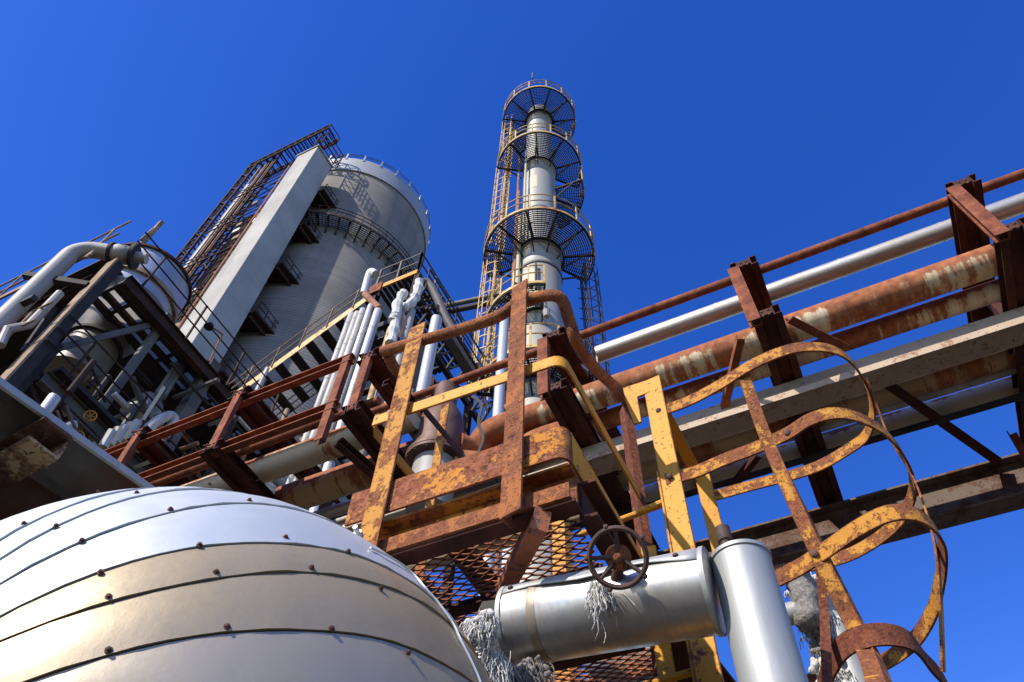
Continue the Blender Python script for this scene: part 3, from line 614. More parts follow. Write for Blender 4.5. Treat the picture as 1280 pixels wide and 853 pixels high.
for lo, hi, z, lb in ((-7.2, -3.45, 7.48, 'upper red brown rail beam running left from the white pipe bundle'), (-7.2, -3.45, 6.77, 'lower red brown rail beam above the vessel')):
    mb = MB(); mb.chan(V3(lo, 3.27, z), V3(hi, 3.27, z), .07, .115, .012, Z_, 1); solo(mb, 'rail_beam', K['brown'], lb, 'beam', 'red brown rack beams')
for (a, b), lb in ((((455, 441), (410, 549)), 'near red brown upright under the white pipe bundle'), (((190, 534), (152, 592)), 'red brown upright between the rail beams at far left')):
    P, Q_ = py(*a, 3.24), py(*b, 3.24); mb = MB(); mb.chan(V3(Q_[0]-.04, 3.235, Q_[2]), V3(Q_[0]-.04, 3.235, P[2]), .085, .06, .01, Y_, 1)
    solo(mb, 'rack_upright', K['brown'], lb, 'upright', 'red brown rack uprights')
# short open frame below the near upright (dark channels going away)
for (a, b, lb) in (((420, 555), (485, 612), 'dark channel strut beside the lower end of the near upright'), ((478, 480), (560, 590), 'dark channel strut behind the platform left post'), ((445, 520), (520, 600), 'dark channel strut between the near upright and the platform')):
    P = py(*a, 3.4); Q_ = pz(*b, P[2]-.1); mb = MB(); mb.chan(P, Q_, .07, .09, .01); solo(mb, 'rack_strut', K['brownd'], lb, 'strut', 'dark rack struts')
# braces
for (a, b, z, w, lb, mt) in (((1092, 476), (1244, 582), 6.62, .085, 'dark diagonal brace from the grey girder to the far girder', 'brownd'), ((922, 424), (900, 520), 6.60, .06, 'short angle brace left of the frame above the cage', 'brown'), ((984, 404), (1055, 440), 6.60, .07, 'short angle brace right of the frame above the cage', 'brown'), ((945, 570), (905, 470+150), 6.5, .06, 'dark angle brace under the girder beside the yellow ladder', 'brownd')):
    P, Q_ = pz(*a, z), pz(*b, z); mb = MB(); mb.angle(P, Q_, w, w, .009, Z_, 1); solo(mb, 'diagonal_brace', K[mt], lb, 'brace', 'rack braces')
mb = MB(); P, Q_ = pz(1262, 545, 6.5), pz(1285, 585, 6.5); mb.angle(P, Q_, .06, .06, .009); solo(mb, 'diagonal_brace', K['brown'], 'small lit brace end under the right edge frame', 'brace', 'rack braces')
for xx, Yc in ((3.6, Yf+.08), (-3.3, Yf+.08), (-7.0, 4.5), (3.6, 4.45)):
    pass
th = thing('rack_column', (4.3, 5.3, 0), 'rusty steel column pair carrying the pipe rack beyond the right edge', 'column')
for Yc, nm in ((4.48, 'leg'), (Yf+.08, 'leg')):
    mb = MB(); mb.ibeam(V3(4.3, Yc, 0), V3(4.3, Yc, 6.3), .2, .2, .012, .014, Y_); part(mb, nm, K['brownd'], th)
# pipes
def xpipe(name, pts, r, mat, label, group='pipes on the rack', n=24, cat='pipe', flanges=()):
    th = thing(name, (pts[0][0], pts[0][1], pts[0][2]), label, cat, group)
    m_ = MB(); m_.tube(pts, r, n); part(m_, 'pipe', K[mat], th)
    for x in flanges:
        m_ = MB(); m_.lathe((x, pts[0][1], pts[0][2]), X_, [(r+.003, -.012), (r+.003, .012)], n); part(m_, 'joint_band', K[mat], th)
    return th
def ln(Y, z, x0, x1, n=2): return [V3(x, Y, z) for x in np.linspace(x0, x1, n)]
xpipe('thin_pipe', ln(4.0, 7.635, -3.9, 5.5), .042, 'brown', 'thin red brown pipe topmost on the rack against the sky')
xpipe('clad_pipe', ln(4.35, 7.735, -1.33, 5.5), .088, 'alu', 'cream silver clad pipe second from the top of the rack', flanges=(-.1, .28, 1.05, 1.92, 2.9))
xpipe('rusty_pipe', ln(4.195, 6.925, -2.05, 5.5, 30), .128, 'pipea', 'big rust streaked cream pipe below the clad pipe')
xpipe('rusty_pipe', ln(4.465, 6.885, -2.3, 5.5, 30), .088, 'pipeb', 'smaller rust streaked pipe lying along the grey girder')
def Yz(x, y, z): d = ray(x, y); return C[1]+d[1]*(z-C[2])/d[2]
xpipe('clad_pipe', ln(Yz(1194, 464, 6.87), 6.87, -5.5, 5.5), .115, 'piped', 'dim tan clad pipe under the rack nearest the grey girder')
xpipe('thin_pipe', ln(Yz(1185, 487, 6.80), 6.80, -2.4, 2.02), .04, 'white', 'white pipe catching sun between the dark pipes under the rack')
xpipe('clad_pipe', ln(Yz(1180, 511, 6.86), 6.86, -6.5, 5.5), .10, 'pipec', 'grey brown pipe low under the rack right of the ladder')
xpipe('thin_pipe', ln(Yz(1180, 524, 6.62), 6.62, -2.5, 5.5), .03, 'dark', 'thin dark pipe alone against the sky under the rack')
# left part of the rack: pipes beyond the valve
Yl = (Yz(350, 580, 6.92)+Yz(440, 548, 6.92))/2
xpipe('rusty_pipe', ln(Yl, 6.92, -9.5, -2.95, 30), .135, 'pipec', 'cream pipe with orange stains above the vessel')
Yl2 = Yz(400, 605, 6.92)
xpipe('rusty_pipe', ln(Yl2+.05, 6.92, -4.75, -2.7, 16), .15, 'piped', 'orange stained big pipe end just under the cream pipe')
for k, (x, y, r, mt, lb) in enumerate(((380, 632, .045, 'white', 'white lit pipe under the orange stained pipe end'), (400, 645, .06, 'alu', 'corrugated clad pipe below the white lit pipe'), (430, 650, .035, 'white', 'thin white pipe close to the vessel top edge'), (420, 668, .07, 'alu', 'lowest clad pipe between the vessel and the platform'))):
    xpipe('clad_pipe' if mt == 'alu' else 'thin_pipe', ln(Yz(x, y, 6.86), 6.86, -5.0, -2.2), r, mt, lb)
xpipe('thin_pipe', ln(Yz(350, 555, 6.9)-.02, 6.98, -8, -3.2), .045, 'brown', 'thin red brown pipe above the cream pipe at left')
for bx_, yn, yb, lb in bents[3:]:
    for Yp, zp, r_ in ((4.195, 6.925, .128), (4.465, 6.885, .088), (4.35, 7.735, .088), (4.0, 7.635, .042)):
        m_ = MB(); xq = bx_+.06; pts = [V3(xq, Yp-r_-.008, zp-r_-.03)]+[V3(xq, Yp-(r_+.008)*math.cos(a), zp+(r_+.008)*math.sin(a)) for a in np.linspace(0, math.pi, 14)]+[V3(xq, Yp+r_+.008, zp-r_-.03)]
        lbp = {.128: 'big rust streaked pipe', .088: 'silver clad pipe' if zp > 7 else 'smaller rust streaked pipe', .042: 'thin top pipe'}[r_]
        m_.tube(pts, .008, 6); solo(m_, 'pipe_clamp', K['brownd'], 'rusty clamp strap over the %s %s' % (lbp, ['behind the platform corner', 'above the ladder cage', 'near the right edge'][bents[3:].index((bx_, yn, yb, lb))]), 'clamp', 'pipe clamps')
m_ = MB(); m_.chan(V3(-4, Yz(1194, 438, 6.8), 6.8), V3(5.5, Yz(1194, 438, 6.8), 6.8), .16, .05, .006, Y_, 1); solo(m_, 'sky_gap_strip', K['darkr'], 'dark narrow strip added to close the sky gap behind the long grey girder', 'tray')  # dark strip added to block the sky showing behind the girder
# white capped fitting at the clad pipe end
wp = py(722, 455, 4.35); m_ = MB(); m_.lathe((wp[0], 4.35, 7.52), Z_, [(.10, 0), (.10, .3), (.085, .34), (.03, .36)], 24); solo(m_, 'pipe_fitting', K['whitea'], 'short white capped fitting closing the silver clad pipe', 'fitting')
# valve with elbows
vb = py(545, 575, 4.02); vz = pv(548, 500, vb)[2]
va_ = thing('cast_valve', (vb[0], vb[1], vb[2]-.6), 'brown cast valve body with flange behind the platform', 'valve')
vr_ = .235
m_ = MB(); m_.lathe((vb[0], vb[1], vb[2]), Z_, [(vr_*.98, .0), (vr_, .08), (vr_*.95, .35), (vr_*.86, .55), (vr_*.6, .68), (.12, .72), (.12, .98), (.1, 1.04), (.03, 1.07)], 32); part(m_, 'body', K['valve'], va_)
m_ = MB(); m_.lathe((vb[0], vb[1], vb[2]-.07), Z_, [(.28, 0), (.28, .03), (.262, .032), (.262, .038), (.28, .04), (.28, .07)], 32); vf_ = part(m_, 'flange', K['valve'], va_)
for k in range(14):
    a = 2*math.pi*k/14; m_ = MB(); m_.lathe((vb[0]+.258*math.cos(a), vb[1]+.258*math.sin(a), vb[2]-.085), Z_, [(.015, 0), (.015, .1)], 6); part(m_, 'bolt', K['iron'], vf_)
m_ = MB(); m_.lathe((vb[0], vb[1], vb[2]-.62), Z_, [(.19, 0), (.2, .54)], 28); part(m_, 'lower_pipe', K['duct'], va_)
for (a, b, z, r, lb, x1, Yp) in ((None, None, 6.925, .13, 'rust streaked elbow joining the valve to the big pipe', -2.05, 4.195), (None, None, 6.72, .11, 'second rust streaked elbow lower on the valve', -1.7, 4.30)):
    p0 = V3(x1, Yp, z); m_ = MB()
    pts = smooth_curve([p0, p0+V3(-.25, 0, 0), p0+V3(-.42, .02, -.04), p0+V3(-.52, .06, -.16), V3(vb[0]+.16, vb[1]+.06, z-.18)], 6)
    m_.tube(pts, r, 22); solo(m_, 'pipe_elbow', K['pipee'], lb, 'elbow', 'rusty elbows on the valve')
m_ = MB(); p = py(604, 520, 3.85)
m_.strap(smooth_curve([py(590, 495, 3.8), py(602, 506, 3.8), py(598, 528, 3.8), py(604, 548, 3.8), py(598, 566, 3.8)], 4), X_, .028, .008); solo(m_, 'torn_sheet', K['dark'], 'black torn sheet strip hanging between the two elbows', 'sheet')

# ================================================================== COLUMN TOWER
tc = ph(674, 250, 11.5); tx, ty = tc[0], tc[1]
def tz(y): return ph(674, y, 11.5)[2]
tw = thing('column_tower', (tx, ty, 0), 'tall slender column tower with ring platforms and caged ladders', 'tower')
def tzr(y, r=1.62): return ph(674, y, 11.5-r)[2]
z1, z2, z4 = tzr(263)-.1, tzr(164)-.1, tzr(107)+.9
m_ = MB(); m_.lathe((tx, ty, 0), Z_, [(.70, 0), (.70, 9), (.66, 9.1), (.66, z1-1.0), (.655, z1-.98), (.66, z1-.96), (.66, z1-.05)], 40); part(m_, 'shell', K['tower'], tw, smooth=50)
m_ = MB(); m_.lathe((tx, ty, z1-.05), Z_, [(.66, 0), (.70, .02), (.70, .10), (.60, .22), (.60, z2-z1-.1)], 40)
m_.lathe((tx, ty, z2-.15), Z_, [(.60, 0), (.63, .05), (.63, .15), (.53, .4), (.53, z4-z2-.9), (.6, z4-z2-.8), (.6, z4-z2-.5), (.5, z4-z2-.4), (.5, z4-z2+.2), (.3, z4-z2+.45), (.02, z4-z2+.55)], 40); part(m_, 'shell', K['tower'], tw)
m_ = MB(); m_.lathe((tx, ty, z1-1.3), Z_, [(.69, 0), (.69, .1), (.665, .12)], 40, False); part(m_, 'band', K['grey'], tw); m_ = MB(); m_.lathe((tx, ty, z1+2.6), Z_, [(.61, 0), (.61, .05)], 40, False); part(m_, 'band', K['grey'], tw); m_ = MB(); m_.lathe((tx, ty, z1+1.4), Z_, [(.61, 0), (.61, .05)], 40, False); part(m_, 'band', K['grey'], tw)
# yellow stain plates (left side of the shell)
def ring_plat(z, a0, a1, ro=1.62, ri=.72, rail=1.0, posts=9, end=None):
    c = V3(tx, ty, z)
    m_ = MB(); n = max(8, int((a1-a0)/7))
    for r in np.arange(ri+.06, ro-.03, .065): m_.strap(arc(c, r, a0, a1, n), Z_, .02, .03)
    for a in np.arange(a0, a1, 5.0):
        d = V3(math.cos(R_(a)), math.sin(R_(a)), 0); m_.bar(c+d*ri, c+d*ro, .012, .03)
    fl_ = part(m_, 'ring_platform', K['dark'], tw)
    m_ = MB(); m_.strap(arc(c, ro, a0, a1, n), Z_, .11, .012); part(m_, 'kick_plate', K['tyel'], fl_)
    m_ = MB(); m_.strap(arc(c-Z_*.06, ri, a0, a1, n), Z_, .1, .05); m_.strap(arc(c-Z_*.06, ro-.03, a0, a1, n), Z_, .08, .03)
    for a in np.linspace(a0, a1, max(3, int((a1-a0)/28))):
        d = V3(math.cos(R_(a)), math.sin(R_(a)), 0); m_.bar(c+d*ri-Z_*.06, c+d*(ro-.02)-Z_*.06, .05, .08); m_.bar(c+d*.66-Z_*.75, c+d*(ro-.35)-Z_*.08, .04, .05)
    part(m_, 'bracket_ring', K['dark'], fl_)
    m_ = MB()
    for h in (rail, rail*.55): m_.tube(arc(c+Z_*h, ro, a0, a1, n), .021, 6)
    for a in np.linspace(a0+1, a1-1, posts): d = V3(math.cos(R_(a)), math.sin(R_(a)), 0); m_.bar(c+d*ro, c+d*ro+Z_*rail, .05, .03, d)
    part(m_, 'railing', K['tyel'], fl_)
front = math.degrees(math.atan2(-ty, -tx))     # direction to the viewpoint
ring_plat(tzr(107), front-150, front+118, 1.60, .62, .85, 11)
ring_plat(tzr(164), front-82, front+112, 1.62, .64, .8, 9)
ring_plat(tzr(164)-1.9, front+70, front+150, 1.62, .64, .8, 4)
ring_plat(tzr(263), front-112, front+118, 1.72, .74, .9, 10)
z5 = tzr(352, 1.45); ring_plat(z5, front-78, front+6, 1.45, .68, .85, 6)
z6 = tzr(432, 1.5); ring_plat(z6, front-85, front+95, 1.5, .72, .9, 8)
def cage(a, z0, z1_, r=1.25, mat='tyel', rr=.36):
    d = V3(math.cos(R_(a)), math.sin(R_(a)), 0); s = V3(-d[1], d[0], 0); b = V3(tx, ty, 0)+d*r
    m_ = MB()
    for k in (-.2, .2): m_.tube([b+s*k+Z_*z0, b+s*k+Z_*z1_], .025, 6)
    for z in np.arange(z0+.1, z1_, .3): m_.tube([b-s*.2+Z_*z, b+s*.2+Z_*z], .014, 5)
    la_ = part(m_, 'ladder', K[mat], tw)
    m_ = MB(); zs = np.arange(z0+(.9 if z1_-z0 > 3 else .2), z1_+.01, .55)
    for z in zs: m_.strap([b+Z_*z+s*rr*math.cos(k)*1.0+d*rr*math.sin(k)*1.25 for k in np.linspace(-.25, math.pi+.25, 14)], Z_, .034, .012)
    for k in np.linspace(.0, math.pi, 6): q = b+s*rr*math.cos(k)+d*rr*1.25*math.sin(k); m_.bar(q+Z_*zs[0], q+Z_*zs[-1], .028, .012, s)
    part(m_, 'ladder_cage', K[mat], la_)
cage(front-98, z2+.3, z4-.2, 1.2)
cage(front-100, z1+.2, z2+1.2, 1.25)
cage(front-98, z6-.2, z1+.6, 1.3)
cage(front+100, z6, z1-.1, 1.35, 'dark')
for a, z0, z1_, r, mt in ((front-62, z6-2, z1+4.2, .055, 'conduit'), (front-70, 2, z2+1, .05, 'conduit'), (front-50, 6, z1+2, .06, 'towery'), (front-38, z1+.3, z2+.6, .04, 'towery')):
    d = V3(math.cos(R_(a)), math.sin(R_(a)), 0)*.80; m_ = MB(); m_.tube([V3(tx, ty, z0)+d, V3(tx, ty, z1_)+d], r, 8); part(m_, 'riser_pipe', K[mt], tw)
for z, a, r0, h_ in ((tz(380), front-14, .66, .9), (tz(205), front-20, .6, .6), (tz(245), front-10, .6, .5)):
    m_ = MB(); vs = []
    for i in range(9):
        aa = R_(a-32+i*4.5)
        for zz_ in (z-h_, z+h_): vs.append(V3(tx+(r0+.006)*math.cos(aa), ty+(r0+.006)*math.sin(aa), zz_))
    m_.add(vs, [(2*i, 2*i+1, 2*i+3, 2*i+2) for i in range(8)]); part(m_, 'stained_plate', K['towery'], tw)
m_ = MB()
for k in range(9):
    q = py(652+rng.uniform(-8, 14), 363+rng.uniform(-8, 8), ty-.78); m_.ball(q, .07, 7, 5)
part(m_, 'valve_cluster', K['dark'], tw)
m_ = MB(); q = py(667, 372, ty-.7); m_.box(q+V3(-.05, 0, 0), X_*.2, Y_*.03, Z_*.25); part(m_, 'box', K['towery'], tw)
m_ = MB(); m_.bar(py(670, 330, ty-.72), py(670, 362, ty-.72), .06, .05, X_); part(m_, 'bracket', K['dark'], tw)
m_ = MB(); q = py(683, 392, ty-.8); m_.lathe(q, Z_, [(.07, -.15), (.1, .1), (.03, .2), (.03, .9)], 10); part(m_, 'nozzle', K['duct'], tw)
m_ = MB(); m_.tube([V3(tx+.35, ty-1.5, z4+.5), V3(tx+.35, ty-1.5, z4+1.3)], .04, 6); part(m_, 'lamp_pole', K['grey'], tw)
# pipes leading to the tower
for (a, b, r, mt, lb) in (((540, 386), (640, 365), .08, 'grey', 'upper grey pipe bridging from the staircase tower to the column'), ((545, 393), (640, 373), .09, 'dark', 'lower dark pipe bridging from the staircase tower to the column')):
    Yb = ty-.5; m_ = MB(); m_.tube([py(*a, Yb), py(*b, Yb)], r, 10); solo(m_, 'bridge_pipe', K[mt], lb, 'pipe', 'bridge pipes')
for (a, b, H, r, mt, lb) in (((631, 392), (628, 455), 8.5, .095, 'whitea', 'pale round capped pipe standing left of the platform post'), ((649, 362), (642, 415), 10, .10, 'wool', 'white lagged pipe against the column tower')):
    P = ph(*a, H); Q_ = pv(*b, P); m_ = MB(); m_.lathe((P[0], P[1], 0), Z_, [(r, 0), (r, P[2]-.1), (r*.7, P[2]-.02), (r*.2, P[2])], 14); solo(m_, 'riser_pipe', K[mt], lb, 'pipe', 'pale riser pipes')

# ================================================================== SILO + SHAFT
sx, sy, sr = -28.338, 21.766, 6.60; ztop = 64.0; zrim = 61.6; zr = 51.6
sl = thing('concrete_silo', (sx, sy, 0), 'huge round board marked concrete silo behind the shaft', 'silo')
m_ = MB(); m_.lathe((sx, sy, 0), Z_, [(sr, 0), (sr, zrim)], 128); part(m_, 'wall', K['silo'], sl, smooth=50)
m_ = MB(); m_.lathe((sx, sy, zrim), Z_, [(sr+.02, 0), (sr+.14, .0), (sr+.14, ztop-zrim), (sr-.3, ztop-zrim), (.1, ztop-zrim+.3)], 128); rb_ = part(m_, 'roof_band', K['rim'], sl, smooth=50)
for k in range(28):
    a = 2*math.pi*k/28; d = V3(math.cos(a), math.sin(a), 0); m_ = MB(); m_.box(V3(sx, sy, ztop+.25)+d*(sr+.16), d*.04, np.cross(Z_, d)*.07, Z_*.55); part(m_, 'railing_post', K['rim'], rb_)
m_ = MB()
for h in (.55, .85): m_.tube(arc((sx, sy, ztop+h-.1), sr+.16, 0, 360, 90), .03, 5)
part(m_, 'railing', K['grey'], rb_)
# walkway ring
fa = math.degrees(math.atan2(-sy, -sx))
a0, a1 = fa-38, fa+92
m_ = MB()
for r in np.arange(sr+.1, sr+1.0, .16): m_.strap(arc((sx, sy, zr), r, a0, a1, 70), Z_, .03, .05)
for a in np.arange(a0, a1, 2.0): d = V3(math.cos(R_(a)), math.sin(R_(a)), 0); m_.bar(V3(sx, sy, zr)+d*(sr+.02), V3(sx, sy, zr)+d*(sr+1.0), .03, .05)
wk_ = part(m_, 'walkway', K['dark'], sl)
for a in np.arange(a0+3, a1, 6.2):
    d = V3(math.cos(R_(a)), math.sin(R_(a)), 0); m_ = MB(); c_ = V3(sx, sy, zr-.12); m_.bar(c_+d*(sr-.02), c_+d*(sr+1.05), .14, .2); m_.bar(c_+d*(sr-.02)-Z_*1.0, c_+d*(sr+.55)-Z_*.05, .12, .14); part(m_, 'bracket', K['dark'], wk_)
m_ = MB(); m_.strap(arc((sx, sy, zr+.02), sr+1.02, a0, a1, 70), Z_, .22, .04)
for h in (.6, 1.1): m_.tube(arc((sx, sy, zr+h), sr+1.02, a0, a1, 70), .035, 5)
for a in np.arange(a0, a1, 5.0): d = V3(math.cos(R_(a)), math.sin(R_(a)), 0); q = V3(sx, sy, zr)+d*(sr+1.02); m_.bar(q, q+Z_*1.1, .05, .05)
part(m_, 'railing', K['darkr'], wk_)
# shaft
shx1, shy0 = -24.95, 12.69
shx0 = (py(301, 300, shy0)[0]+py(227, 409, shy0)[0])/2; shy1 = (px(411.7, 215, shx1)[1]+px(277.4, 449.5, shx1)[1])/2
sht = py(397.6, 183.4, shy0)[2]
sh = thing('concrete_shaft', ((shx0+shx1)/2, (shy0+shy1)/2, 0), 'tall square pale concrete lift shaft with one sunlit face', 'shaft')
m_ = MB(); m_.abox(shx0, shx1, shy0, shy1, 0, sht); part(m_, 'wall', K['shaft'], sh, bevel=.03)
m_ = MB(); m_.abox(shx0-.12, shx1+.12, shy0-.1, shy1+.1, sht+.01, sht+.16); part(m_, 'roof_slab', K['shaft'], sh)
# landings between shaft and silo
for k, z in enumerate(np.arange(sht-4.6, 20, -5.6)):
    m_ = MB(); m_.abox(shx1-1.2, shx1+.5, shy1+.02, shy1+2.3, z, z+.16); la = solo(m_, 'concrete_landing', K['darkr'], 'shaded concrete landing number of levels between shaft and silo', 'landing', 'landings between shaft and silo')  # dark colour puts shade into the concrete landings
    la['label'] = '%s shade-darkened landing bridging the concrete shaft and the silo' % ['topmost', 'second from top', 'third from top', 'fourth from top', 'fifth from top', 'sixth from top', 'seventh from top', 'eighth from top', 'ninth from top'][k]
    m_ = MB()
    for h in (.5, 1.0): m_.tube([V3(shx1+.45, shy1+.1, z+.16+h), V3(shx1+.45, shy1+2.2, z+.16+h)], .03, 5)
    for yy in (.1, .8, 1.5, 2.2): m_.bar(V3(shx1+.45, shy1+yy, z+.1), V3(shx1+.45, shy1+yy, z+1.16), .05, .05, Y_)
    part(m_, 'railing', K['darkr'], la)
    m_ = MB(); m_.bar(V3(shx1+.05, shy1+.1, z-.14), V3(shx1+.05, shy1+2.2, z-.14), .14, .28); part(m_, 'beam', K['darkr'], la)
# hoist lattice tower left of the shaft
def hx(x, y): return py(x, y, shy0)[0]
xo = hx(267, 265); xi = shx0-.15; ztp = py(405, 162, shy0)[2]; zlt = py(312, 207, shy0)[2]
ht = thing('lattice_hoist_tower', ((xo+xi)/2, shy0+.6, 0), 'dark rusted lattice hoist tower left of the concrete shaft', 'tower')
m_ = MB(); zz0 = 20; yb_ = shy0+1.5
for x, y_ in ((xo, shy0), (xo, yb_), (xo+1.0, shy0), (xo+1.0, yb_)):
    m_.bar(V3(x, y_, zz0-20), V3(x, y_, zlt), .16, .16, Y_)
part(m_, 'chord', K['darkr'], ht)
m_ = MB(); st_ = 1.35
for k, z in enumerate(np.arange(zz0, zlt-st_, st_)):
    for y_ in (shy0, yb_):
        m_.bar(V3(xo, y_, z), V3(xo+1.0, y_, z), .09, .09); a, b = (xo, xo+1.0) if k % 2 else (xo+1.0, xo); m_.bar(V3(a, y_, z), V3(b, y_, z+st_), .08, .08, Y_)
    m_.bar(V3(xo, shy0, z), V3(xo, yb_, z), .09, .09); m_.bar(V3(xo, shy0 if k % 2 else yb_, z), V3(xo, yb_ if k % 2 else shy0, z+st_), .08, .08, X_)
part(m_, 'lattice_bracing', K['darkr'], ht)
for (dx, w, mt, zt_) in ((1.25, .16, 'edge', -1.0), (1.55, .26, 'white', -6.0), (1.9, .14, 'edge', -2.0), (2.25, .2, 'darkr', -.5), (2.6, .1, 'conduit', -2.2), (2.95, .16, 'darkr', -1)):
    m_ = MB(); x = xo+dx
    if x > xi-.05: continue
    m_.bar(V3(x, shy0+.3, 5), V3(x, shy0+.3, zlt+zt_+dx*.5), w, w*.8, Y_); part(m_, 'vertical_duct' if w > .2 else 'guide_rail', K[mt], ht)
xr_ = xi+.05
m_ = MB(); m_.abox(xo+1.35, xi-.02, yb_+.02, yb_+.08, 4, sht-4); part(m_, 'back_panel', K['darkr'], ht)
m_ = MB(); m_.tube([V3(xr_, shy0-.08, 5), V3(xr_, shy0-.08, sht-2)], .07, 6); m_.tube([V3(xr_-.25, shy0, 5), V3(xr_-.25, shy0, sht-6)], .05, 6); part(m_, 'cable_pipe', K['conduit'], ht)
for z in np.arange(22, sht-3, 5.6):
    m_ = MB(); 
    for k in range(4): m_.bar(V3(xo+1.1, shy0+k*.4, z), V3(xi-.05, shy0+k*.2, z), .07, .1)
    for h in (.5, 1.0): m_.tube([V3(xo+1.1, shy0-.05, z+h), V3(xi, shy0-.05, z+h)], .035, 5)
    part(m_, 'landing', K['darkr'], ht)
r2 = np.random.RandomState(4)
for k in range(56):
    x = r2.uniform(xo+1.2, xi); z = r2.uniform(24, sht-1); L_ = r2.uniform(.4, 1.5); m_ = MB(); m_.bar(V3(x, shy0+r2.uniform(0, .9), z), V3(x+r2.uniform(-.6, .5), shy0+r2.uniform(0, .9), z+L_*r2.uniform(-.4, 1)), .07, .08)
    part(m_, 'loose_bar', K['darkr' if k % 3 else 'edge'], ht)
for k in range(18):
    x = r2.uniform(xo+1.5, xi-.15); z = r2.uniform(24, sht-5); m_ = MB(); m_.box(V3(x, shy0+.2, z), X_*r2.uniform(.1, .3), Y_*.05, Z_*r2.uniform(.1, .4)); part(m_, 'sheet_panel', K['edge' if k % 3 else 'whitea'], ht)
# inclined head walkway along A (roof gantry) with cage at right
zA0, zA1 = zlt, ztp
m_ = MB(); xe = py(405, 160, shy0)[0]; xg0 = xo; yg0, yg1 = shy0-.05, shy0+1.3
zt0 = sht+.9
pA = V3(xg0, yg0, zlt-1.0); pB = V3(shx1-.1, yg0, zlt-.9)
for y_ in (yg0, yg1):
    for h in (0, 1.0): m_.bar(pA+V3(0, y_-yg0, h), pB+V3(0, y_-yg0, h), .12, .14)
    for k in range(13):
        q = pA+(pB-pA)*k/12+V3(0, y_-yg0, 0); m_.bar(q-Z_*.05, q+Z_*1.0, .07, .07, X_)
        if k < 12: q2 = pA+(pB-pA)*(k+1)/12+V3(0, y_-yg0, 1.0); m_.bar(q, q2, .07, .07, Y_)
for k in range(13): q = pA+(pB-pA)*k/12; m_.bar(q, q+Y_*(yg1-yg0), .1, .12); m_.bar(q+Z_*1.0, q+Y_*(yg1-yg0)+Z_*1.0, .06, .06)
for k in range(14): q = pA+(pB-pA)*k/13; m_.bar(q+Z_*.12, q+Y_*(yg1-yg0)*.6+Z_*.12, .12, .03)
part(m_, 'head_gantry', K['darkr'], ht)
zg = ztp
m_ = MB(); gx0, gx1 = shx1-.4, shx1+.35
for x in (gx0, gx1):
    for y_ in (shy0-.1, shy1+.2): m_.bar(V3(x, y_, sht+.1), V3(x, y_, sht+2.6), .07, .07, Y_)
for z in (sht+.9, sht+1.7, sht+2.6):
    for y_ in (shy0-.1, shy1+.2): m_.bar(V3(gx0, y_, z), V3(gx1, y_, z), .06, .06)
    for x in (gx0, gx1): m_.bar(V3(x, shy0-.1, z), V3(x, shy1+.2, z), .06, .06)
for k in range(7): y_ = shy0-.1+(shy1-shy0+.3)*k/6; m_.bar(V3(gx1, y_, sht+.2), V3(gx1, y_, sht+2.6), .05, .05, X_)
part(m_, 'roof_cage', K['darkr'], ht)
for a, b, lb in (((322, 201), (352, 172), 'thin stay cable nearer the lattice tower corner'), ((347, 190), (372, 155), 'thin stay cable nearer the roof cage')):
    m_ = MB(); m_.tube([py(*a, shy0+1), py(*b, shy0+1)], .012, 5); solo(m_, 'stay_cable', K['dark'], lb, 'cable', 'stay cables')

# ================================================================== PROCESS BUILDING (left)
Hc = 10.; Pc = ph(148, 325, Hc); bx, by = Pc[0], Pc[1]; zf = Pc[2]
pb = thing('process_structure', (bx-2, by+2, 0), 'open dark steel process structure at far left holding the tank', 'structure')
m_ = MB(); w_ = .17
m_.abox(bx-.20, bx, by, by+.17, 0, zf); part(m_, 'column', K['dark'], pb)
m_ = MB(); m_.abox(bx-.24, bx+.01, by-.04, by-.005, 0, zf+.02); part(m_, 'column_flange', K['edge'], pb)  # column's sunlit face set by a paler colour than its shaded side
yend = px(322, 545, bx)[1]
zl = pv(60, 455, Pc)[2]
m_ = MB(); m_.ibeam(V3(bx-.06, by+.35, zf-.15), V3(bx-.06, yend+1.2, zf-.15), .14, .30); part(m_, 'floor_beam', K['darkr'], pb)
m_ = MB(); m_.ibeam(V3(bx-.06, by+.35, zl-.12), V3(bx-.06, yend+1.2, zl-.12), .14, .24); part(m_, 'floor_beam', K['grey'], pb)
m_ = MB(); m_.ibeam(V3(bx-.3, by+.1, zf-.15), V3(bx-7, by+.1, zf-.15), .14, .3); m_.ibeam(V3(bx-.3, by+.1, zl-.15), V3(bx-7, by+.1, zl-.15), .14, .3); part(m_, 'floor_beam', K['darkr'], pb)
def deck(z, x0, x1, y0, y1, cv=.44):
    m_ = MB(); m_.add([(x0, y0, z+.1), (x1, y0, z+.1), (x1, y1, z+.1), (x0, y1, z+.1)], [(0, 1, 2, 3)]); part(m_, 'slot_light_sheet', K['fibre'], pb)  # translucent sheet added so the slots between joists look bright
    m_ = MB()
    xs = np.arange(x0+.02, x1, .62 if cv > .4 else .30)
    for i, x in enumerate(xs): m_.abox(x, x+(cv if i % 3 else cv*1.15), y0, y1, z+.01-.01*(i % 2), z+.09)
    for y in np.arange(y0, y1, .42): m_.abox(x0, x1, y, y+.06, z+.02, z+.098)
    part(m_, 'deck_joists', K['dark'], pb)
deck(zf, bx-1.15, bx-.15, by+.4, yend+1, .12)
m_ = MB(); m_.abox(bx-6.5, bx-1.0, by+.1, yend+2, zf+1.0, zf+1.06)
for y in np.arange(by+.3, yend+2, .9): m_.abox(bx-6.5, bx-1.0, y, y+.1, zf+.82, zf+1.0)
part(m_, 'shade_plate', K['dark'], pb)  # dark plate added to stand for the shadow around the tank cone
deck(zl, bx-6.5, bx-.15, by+.4, yend+1)
m_ = MB()
